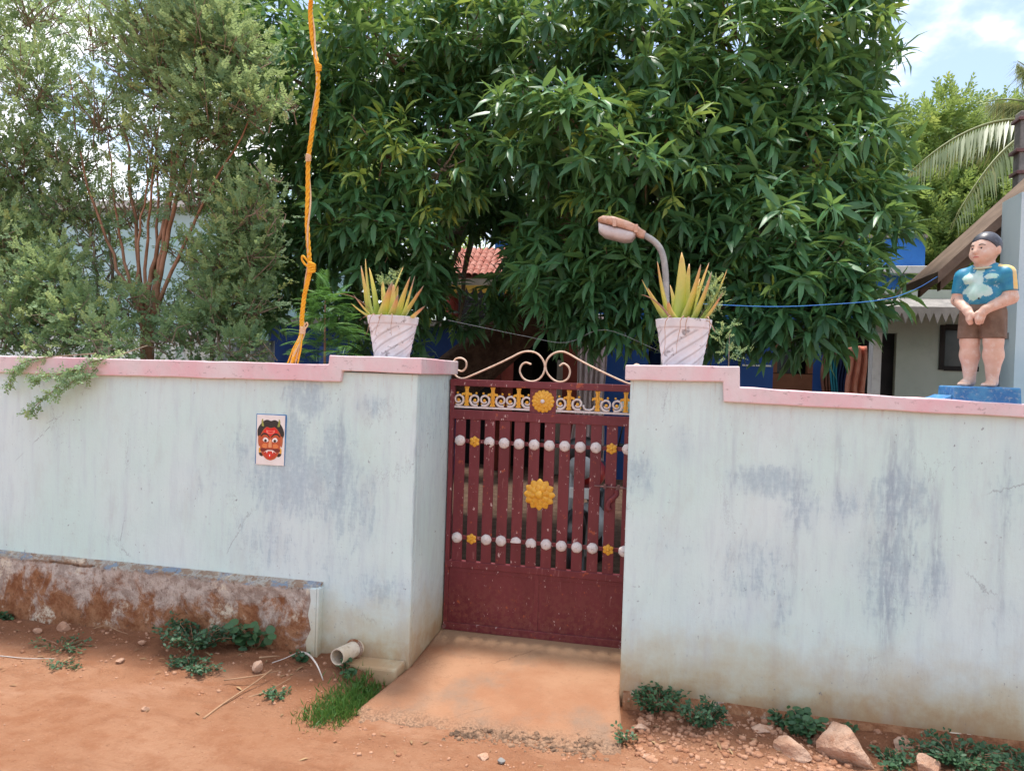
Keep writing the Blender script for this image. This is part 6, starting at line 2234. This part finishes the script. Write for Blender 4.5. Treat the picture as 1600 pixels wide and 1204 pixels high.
def wheel(cx, cy, r, nm):
    P = [(cx + .0, cy + r * math.cos(a), r + .02 + r * math.sin(a)) for a in np.linspace(0, 2 * math.pi, 33)]
    w_ = MB().tube(P, .045, 8, caps=False).build(nm, M['moto_black'], mt, smooth=True)
    P = [(cx, cy + (r - .05) * math.cos(a), r + .02 + (r - .05) * math.sin(a)) for a in np.linspace(0, 2 * math.pi, 33)]
    rm = MB().tube(P, .016, 6, caps=False)
    for k in range(10):
        a = 2 * math.pi * k / 10
        rm.tube([(cx, cy, r + .02), (cx, cy + (r - .05) * math.cos(a), r + .02 + (r - .05) * math.sin(a))], .004, 4)
    rm.build('rim', M['moto_grey'], w_, smooth=True)


wheel(-.66, 1.55, .29, 'wheel'); wheel(-.60, 2.80, .29, 'wheel')
for s_ in (-1, 1):
    MB().tube([(-.66 + s_ * .08, 1.55, .31), (-.65 + s_ * .08, 1.75, .85), (-.65 + s_ * .08, 1.80, 1.0)], .022, 8).build('fork', M['moto_grey'], mt, smooth=True)
    MB().tube(catmull([(-.65, 1.80, 1.03), (-.65 + s_ * .18, 1.82, 1.10), (-.65 + s_ * .36, 1.95, 1.10)], 4), .014, 8).build('handlebar', M['moto_black'], mt, smooth=True)
    ms_ = MB().tube([(-.65 + s_ * .25, 1.85, 1.10), (-.65 + s_ * .28, 1.82, 1.26), (-.65 + s_ * .30, 1.82, 1.36)], .006, 6).build('mirror_stalk', M['moto_black'], mt, smooth=True)
    MB().ball((-.65 + s_ * .30, 1.81, 1.40), .058, 14, 8, (1, .3, .8)).build('mirror', M['moto_glass'] if s_ > 0 else M['moto_black'], ms_, smooth=True)
MB().ball((-.655, 1.70, .95), .10, 16, 10, (1, .7, 1)).build('headlight', M['moto_grey'], mt, smooth=True)
MB().ball((-.655, 1.74, 1.05), .15, 16, 10, (1, .55, .8)).build('cowl', M['moto_black'], mt, smooth=True)
MB().ball((-.64, 2.05, .86), .16, 16, 10, (.85, 1.6, .8)).build('tank', M['moto_red'], mt, smooth=True)
MB().ball((-.62, 2.50, .84), .14, 16, 10, (.95, 2.2, .42)).build('seat', M['moto_black'], mt, smooth=True)
MB().ball((-.63, 2.12, .45), .17, 14, 9, (.8, 1.2, .95)).build('engine', M['moto_grey'], mt, smooth=True)
MB().tube([(-.64, 1.80, .95), (-.63, 2.1, .65), (-.61, 2.8, .31)], .03, 8).build('frame', M['moto_black'], mt, smooth=True)
MB().box(-.73, -.58, 1.60, 1.612, .72, .80).build('number_plate', M['plate_w'], mt, bevel=.004)
P = [(-.66, 1.55 + .33 * math.cos(a), .31 + .33 * math.sin(a)) for a in np.linspace(.3, 2.6, 12)]
MB().tube(P, .06, 6, flat=.25).build('mudguard', M['moto_black'], mt, smooth=True)

# ------------------------------------------------------------------ foreground bits: pipe, rocks, pebbles, weeds, sticks
pp = thing('drain_pipe', 'short pale plastic drain pipe sticking out of the wall foot', 'pipe', (-1.72, -.05, .03))
a0 = np.array([-1.655, .06, .075]); a1 = np.array(PY(527, 1026, -.18))
dpp = a1 - a0
vs_, fs = [], []
dn = dpp / np.linalg.norm(dpp); s1 = np.cross(dn, [0, 0, 1.0]); s1 /= np.linalg.norm(s1); s2 = np.cross(s1, dn)
K = 24
for (t, r) in ((0, .043), (1, .043), (1, .038), (.25, .037)):
    for k in range(K):
        a = 2 * math.pi * k / K
        vs_.append(a0 + dpp * t + (s1 * math.cos(a) + s2 * math.sin(a)) * r)
for i in range(3):
    for k in range(K):
        k2 = (k + 1) % K
        fs.append((i * K + k, i * K + k2, (i + 1) * K + k2, (i + 1) * K + k))
mb = MB(); mb.add(vs_, fs)
mb.build('pipe', M['pipe'], pp, smooth=False, clean=True)
mb = MB(); mb.add([a0 + dpp * .3 + (s1 * math.cos(2 * math.pi * k / K) + s2 * math.sin(2 * math.pi * k / K)) * .0369 for k in range(K)], [tuple(range(K))])
mb.build('pipe_inside', M['dark_hole'], pp)
pc = [a0 + dpp * .36 + (s1 * math.cos(a) + s2 * math.sin(a)) * .047 for a in np.linspace(0, 2 * math.pi, 25)]
MB().tube(pc, .008, 6, caps=False).build('cement_collar', M['foundation'], pp, smooth=True)


def rock_mesh(seed, sx, sy, sz, sub=3):
    bm = bmesh.new()
    bmesh.ops.create_icosphere(bm, subdivisions=sub, radius=1)
    r_ = random.Random(seed)
    pl_ = []
    for _ in range(16):
        nn = Vector((r_.uniform(-1, 1), r_.uniform(-1, 1), r_.uniform(-.6, 1))).normalized()
        pl_.append((nn, r_.uniform(.42, .80)))
    for vtx in bm.verts:
        c = vtx.co
        for nn, dd in pl_:
            ex = c.dot(nn) - dd
            if ex > 0: c -= nn * ex * .92
        f_ = float(fbm(c.x * 2.5 + seed, c.y * 2.5 + c.z * 1.7, seed, 4))
        c *= 1 + .22 * f_
        vtx.co = Vector((c.x * sx, c.y * sy, c.z * sz))
    me = bpy.data.meshes.new('rock')
    bm.to_mesh(me); bm.free()
    me.polygons.foreach_set('use_smooth', [False] * len(me.polygons))
    me.materials.append(M['rock'])
    return me


def rock(label, px, py, sx, sy, sz, rz, seed, sink=.4, tilt=0.0, grp=None):
    p = PZ(px, py, -.01)
    z = float(gh(p[0], p[1]))
    p = PZ(px, py, z + sz * .3)
    o = link_mesh('rock', rock_mesh(seed, sx, sy, sz), None)
    o.location = (float(p[0]), float(p[1]), z + sz * (1 - sink) * .6)
    o.rotation_euler = (tilt, random.uniform(-.15, .15), rz)
    tag(o, label, 'rock', grp)


RG = 'loose rocks along the wall foot'
rock('largest pale laterite boulder leaning below the mint wall on the statue side', 1322, 1172, .15, .10, .10, R_(-38), 3, .35, .1, RG)
rock('angular tan rock lying in front of the leafy weed near the ramp', 1235, 1168, .115, .06, .055, R_(-32), 4, .35, 0, RG)
rock('rounded orange stone half buried among the leafy ground cover', 1452, 1196, .085, .06, .055, .2, 5, .35, 0, RG)
rock('pale broken stone close against the footing beside the largest boulder', 1408, 1162, .065, .045, .04, .4, 6, .3, 0, RG)
rock('brown flat stone under the wall behind the angular tan rock', 1190, 1140, .075, .04, .03, .3, 7, .4, 0, RG)
rock('small pale stone in the weed at the ramp edge', 972, 1152, .035, .025, .02, .5, 8, .3, 0, RG)
rock('pale stone lying on the gravel just past the ramp edge', 1003, 1137, .04, .025, .018, .2, 9, .3, 0, RG)
rock('upright pink stone against the peeling foundation', 99, 981, .045, .04, .05, .6, 10, .25, 0, RG)
rock('low rounded pink stone beside the upright pink stone', 58, 985, .038, .03, .022, .2, 11, .3, 0, RG)
rock('pale lump of plaster rubble among dry stalks', 402, 1040, .04, .035, .04, .4, 12, .3, 0, RG)
rock('lone small stone out on the bare red road', 226, 1108, .026, .02, .016, .4, 13, .3, 0, RG)
rock('pinkish stone lying in front of the dark spurge clump', 222, 1003, .035, .025, .018, .1, 14, .35, 0, RG)
rock('small stone between the peeling foundation and the dark spurge clump', 190, 1031, .03, .022, .014, .9, 15, .35, 0, RG)
rock('pebbly clod at the rough edge of the concrete ramp', 755, 1182, .04, .03, .016, .3, 16, .4, 0, RG)
rock('small grey-brown stone beside the grey ball of rubbish on the ramp edge', 1012, 1180, .03, .02, .014, .3, 17, .35, 0, RG)

# pebbles, gravel
cube = [(-1, -1, -.6), (1, -1, -.5), (1, 1, -.6), (-1, 1, -.5), (-.8, -.6, .6), (.6, -.8, .5), (.8, .7, .6), (-.6, .8, .45)]
cf = [(0, 3, 2, 1), (4, 5, 6, 7), (0, 1, 5, 4), (1, 2, 6, 5), (2, 3, 7, 6), (3, 0, 4, 7)]
Ls, Ss = [], []


def scatter(n, x0, x1, y0, y1, s0, s1):
    for _ in range(n):
        x, y = rng.uniform(x0, x1), rng.uniform(y0, y1)
        if -1.47 < x < -.16 and y > -.5:
            continue
        s_ = s0 + (s1 - s0) * rng.random() ** 3
        Ls.append((x, y, float(gh(x, y)) + s_ * .2)); Ss.append(s_)


scatter(900, -.15, .75, -.55, -.06, .004, .018)
scatter(500, .6, 1.9, -.5, -.06, .004, .018)
scatter(500, -4.2, -1.5, -.55, -.02, .003, .011)
scatter(260, -1.6, .3, -.85, -.5, .002, .010)
scatter(350, -3.2, .8, -1.6, -.5, .002, .006)
Ls, Ss = np.array(Ls), np.array(Ss)
rotm = frames(rand_dirs(len(Ls)) * np.array([1, 1, .25])) * (Ss[:, None] * rng.uniform(.6, 1.2, (len(Ls), 3)))[:, None, :]
tag(mass_mesh('gravel', cube, cf, rotm, Ls, rng.random(len(Ls)), M['pebble']), 'scattered red-brown gravel along the wall foot and ramp edge', 'gravel', kind='stuff')

Lr, Sr = [], []
for _ in range(1500):
    u = rng.random()
    x = -1.44 + 1.24 * u
    yf = -0.55 + 0.10 * float(fbm(u * 7, 0.3, 21, 4)) + 0.05 * u
    y = yf + rng.normal() * .035 + .02
    on = min(1, max(0, (y - yf) / .2))
    z = max(float(gh(x, y)), (-.034 - (1 - on) ** 2 * .03) if y > yf else -1)
    sz_ = .003 + .012 * rng.random() ** 3
    if float(fbm(x * 5, y * 5, 91, 3)) < -.06: continue
    Lr.append((x, y, z)); Sr.append(sz_)
Lr, Sr = np.array(Lr), np.array(Sr)
M['rubble'] = varied('dark_rubble', C3(.10, .065, .045), C3(.30, .18, .115), 30, 0.95, 0.1)
tag(mass_mesh('rubble', cube, cf, frames(rand_dirs(len(Lr)) * np.array([1, 1, .25])) * (Sr[:, None] * rng.uniform(.6, 1.3, (len(Lr), 3)))[:, None, :], Lr, rng.random(len(Lr)), M['rubble']), 'dark crumbled concrete rubble along the broken front edge of the ramp', 'rubble', kind='stuff')
Ll, Dl = [], []
for _ in range(90):
    x = rng.uniform(-3.9, 1.7); y = -abs(rng.normal()) * .30 - .10
    if -1.47 < x < -.16: y -= .5
    Ll.append((x, y, float(gh(x, y)) + .006)); Dl.append((rng.normal(), rng.normal(), rng.normal() * .12))
M['litter'] = varied('dry_leaf_litter', C3(.22, .13, .07), C3(.36, .24, .13), 9, 0.9, 0.1)
tag(mass_mesh('leaf_litter', LEAF_V, LEAF_F, frames(np.array(Dl)) * rng.uniform(.02, .06, 90)[:, None, None], np.array(Ll), rng.random(90), M['litter']), 'dry curled leaf litter scattered along the wall foot', 'leaf litter', kind='stuff')

# weeds
OVAL = [(0, 0, 0), (.35, .26, .03), (.75, .22, .0), (1, 0, -.06), (.75, -.22, .0), (.35, -.26, .03)]
OVF = [(0, 5, 4, 3, 2, 1)]
ROUND = [(0, 0, 0), (.15, .38, .04), (.55, .5, .02), (.95, .3, -.06), (1.0, 0, -.05), (.95, -.3, -.06), (.55, -.5, .02), (.15, -.38, .04)]
RDF = [(0, 7, 6, 5, 4, 3, 2, 1)]


def weed(label, px, py, wpx, h, nst, leaf, n_leaf, tmpl=(OVAL, OVF), tone=.3, depth=.12, up=.5, grp='weeds along the wall foot', flat=1.0, name='weed'):
    p = PZ(px, py, 0.0); p = PZ(px, py, float(gh(p[0], p[1])))
    z0 = float(gh(p[0], p[1]))
    sc = PROJ(p)[2] / F
    root = thing(name, label, 'weed', (float(p[0]), float(p[1]), z0), grp)
    Ls, Ds, Tn = [], [], []
    mb = MB()
    for s_ in range(nst):
        a = rng.uniform(0, 2 * math.pi); rr = math.sqrt(rng.random()) * .35
        b = np.array([p[0] + rr * wpx * sc * .5 * math.cos(a), p[1] + rr * depth * math.sin(a) * .6, z0 - .01])
        e = b + np.array([math.cos(a) * wpx * sc * .5 * rng.uniform(.3, 1), math.sin(a) * depth * rng.uniform(.3, 1), h * rng.uniform(.35, 1) * (1 - .4 * rr)])
        m_ = (b + e) / 2 + np.array([0, 0, h * .18])
        P = catmull([b, m_, e], 5)
        P = [np.array([q_[0], min(q_[1], -.012 if q_[0] > -1.9 else -.07), max(q_[2], float(gh(q_[0], q_[1])) + .003)]) for q_ in P]
        mb.tube(P, [.0028 * (1 - .7 * i / len(P)) for i in range(len(P))], 4, caps=False)
        for k in range(n_leaf):
            t = rng.random() ** .7
            q_ = P[min(int(t * len(P)), len(P) - 1)] + rng.normal(size=3) * leaf * .4
            q_[2] = max(q_[2], z0 + .006)
            d = rand_dirs(1)[0]; d[2] = d[2] * .5 + .15
            Ls.append(q_); Ds.append(d + np.array([math.cos(a), math.sin(a), 0]) * .5)
            Tn.append(np.clip(rng.normal(tone, .18), 0, 1))
    mb.build('stem', M['redbark'], root)
    Ls, Ds = np.array(Ls), np.array(Ds)
    Ls[:, 1] = np.minimum(Ls[:, 1], np.where(Ls[:, 0] > -1.9, -.015, -.075))
    o = mass_mesh('foliage', *tmpl, frames(Ds, np.tile([0, -.25, 1.0], (len(Ls), 1)) + .35 * rng.normal(size=Ls.shape)) * (leaf * rng.uniform(.6, 1.2, len(Ls)))[:, None, None], Ls, Tn, M['weed'], root)
    tag(o, kind='stuff')


weed('dense dark blue-green spurge clump at the peeling foundation', 305, 1008, 120, .15, 46, .026, 24, tone=.15, depth=.20)
weed('smaller low dark spurge mat spreading in front of the dense spurge clump', 300, 1043, 90, .05, 22, .022, 20, tone=.2, depth=.10)
weed('round-leaved bright green seedling at the peeling foundation', 397, 1010, 60, .15, 10, .052, 5, (ROUND, RDF), .55, .08)
weed('sparse dry-looking grass weed beside the upright pink stone', 100, 1010, 120, .05, 26, .020, 8, tone=.5, depth=.12)
weed('thin low weed in front of the sparse grass weed', 100, 1045, 60, .04, 12, .02, 10, tone=.35, depth=.06)
weed('small green weed sprig against the foundation above the pink stones', 45, 955, 24, .05, 5, .03, 6, (ROUND, RDF), .3, .03)
weed('tiny green rosette weed alone on the red soil by the dry stalks', 432, 1090, 36, .035, 14, .022, 9, tone=.55, depth=.05)
weed('small clover-like weed just below the drain pipe', 540, 1050, 22, .07, 5, .03, 5, (ROUND, RDF), .5, .04)
weed('small leafy weed between the pale stick and the pillar', 466, 1030, 24, .06, 6, .024, 8, (ROUND, RDF), .3, .04)
weed('leafy green weed at the pillar foot beside the ramp', 1028, 1112, 80, .13, 24, .026, 20, tone=.42, depth=.09)
weed('dense feathery weed on the gravel against the footing', 1100, 1130, 66, .12, 26, .024, 24, tone=.25, depth=.10)
weed('tall weed growing between the angular rock and the largest boulder', 1258, 1150, 44, .13, 16, .030, 14, (ROUND, RDF), .42, .07)
weed('low weed growing behind the angular tan rock', 1218, 1128, 40, .05, 10, .026, 12, tone=.3, depth=.05)
weed('small weed at the ramp edge by the small pale stone', 975, 1158, 30, .08, 9, .022, 10, tone=.45, depth=.05)
weed('leafy ground cover carpeting the wall foot behind the rounded orange stone', 1500, 1190, 130, .09, 50, .024, 22, tone=.32, depth=.14)
weed('leafy ground cover at the wall foot past the rounded orange stone', 1590, 1198, 110, .08, 40, .024, 22, tone=.3, depth=.14)
weed('small weed clump squeezed between the boulder and the rounded orange stone', 1395, 1196, 50, .06, 16, .024, 16, tone=.3, depth=.08)
weed('weed sprig at the footing above the largest boulder', 1330, 1140, 16, .04, 4, .028, 5, (ROUND, RDF), .45, .02)

# grass tuft at the ramp edge
gp = PZ(543, 1098, -.03)
gt = thing('grass_tuft', 'thick bright green grass tuft beside the concrete ramp', 'grass', (float(gp[0]), float(gp[1]), float(gh(gp[0], gp[1]))))
Bl_V = [(0, .05, 0), (0, -.05, 0), (.5, .042, 0), (.5, -.042, 0), (1, 0, -.18)]
Bl_F = [(0, 1, 3, 2), (2, 3, 4)]
Ls, Ds, Ss = [], [], []
ga, gb = np.array(PZ(500, 1122, -.03)), np.array(PZ(585, 1068, -.03))
for i in range(2000):
    t = rng.random()
    c = ga + (gb - ga) * t
    x, y = c[0] + rng.normal() * .06, c[1] + rng.normal() * .05
    lim = -1.45 + .0 - .02
    if x > lim + .03: x = lim - rng.random() * .1
    Ls.append((x, y, float(gh(x, y)) - .005))
    Ds.append((rng.normal() * .55, rng.normal() * .5 - .15, 1.0)); Ss.append(rng.uniform(.025, .068))
Ls = np.array(Ls)
mats = frames(np.array(Ds), rand_dirs(len(Ls))) * np.array(Ss)[:, None, None]
mass_mesh('blades', Bl_V, Bl_F, mats, Ls, np.clip(rng.normal(.45, .22, len(Ls)), 0, 1), M['grass'], gt)


def stick(name, label, pts, r, mat, cat='stick', grp=None):
    P = []
    for (a, b, dz) in pts:
        p = PZ(a, b, 0.0); p = PZ(a, b, float(gh(p[0], p[1])) + dz)
        P.append(p)
    o = MB().tube(catmull(P, 5), [r * (1 - .6 * i / (5 * (len(P) - 1))) for i in range(5 * (len(P) - 1) + 1)], 6)
    r_ = thing(name, label, cat, tuple(P[0]), grp)
    o.build('stem', mat, r_, smooth=True)


SG = 'dry stalks on the red soil'
stick('dry_stalk', 'long dry stalk pointing out across the bare road', [(318, 1122, .006), (350, 1098, .012), (395, 1068, .02), (425, 1045, .03)], .006, M['dry'], grp=SG)
stick('dry_stalk', 'pinkish dry stalk lying under the other stalks near the plaster lump', [(385, 1090, .006), (420, 1078, .012), (455, 1058, .012)], .005, M['dry'], grp=SG)
stick('dry_stalk', 'thin dry stalk crossing the low spurge mat', [(350, 1062, .02), (400, 1055, .025), (440, 1046, .015)], .004, M['dry'], grp=SG)
stick('dry_stalk', 'curled dry stalk against the foundation between the pink stones and the spurge', [(145, 982, .01), (165, 977, .03), (185, 985, .02), (200, 990, .008)], .003, M['dry'], grp=SG)
stick('dry_stalk', 'thin pale straw lying straight across the red soil by the sparse weeds', [(0, 1024, .006), (45, 1028, .008), (95, 1028, .006)], .003, M['wire_white'], grp=SG)
stick('bleached_stick', 'arched bleached white stick by the drain pipe', [(468, 1018, .01), (482, 1022, .06), (495, 1038, .06), (505, 1062, .01)], .007, M['wire_white'])
stick('bleached_stick', 'thin pale stick leaning from the soil towards the bleached arch', [(425, 1035, .01), (445, 1028, .03), (462, 1020, .05)], .003, M['wire_white'])
stick('dry_stalk', 'short dark twig lying on the stones at the seedling', [(405, 1027, .012), (425, 1025, .018), (437, 1024, .012)], .006, M['dry'], grp=SG)
# ball of dark rubbish on the ramp edge
p = PZ(783, 1182, -.03)
o = link_mesh('rubbish_ball', rock_mesh(77, .022, .018, .014, 2), None)
o.location = (float(p[0]), float(p[1]), float(gh(p[0], p[1])) + .012)
o.data.materials.clear(); o.data.materials.append(M['concrete'])
tag(o, 'small dark ball of rubbish at the broken front edge of the ramp', 'rubbish')
print('leaves', N_MANGO, 'tris', sum(len(o.data.loops) - 2 * len(o.data.polygons) for o in bpy.data.objects if o.type == 'MESH'))
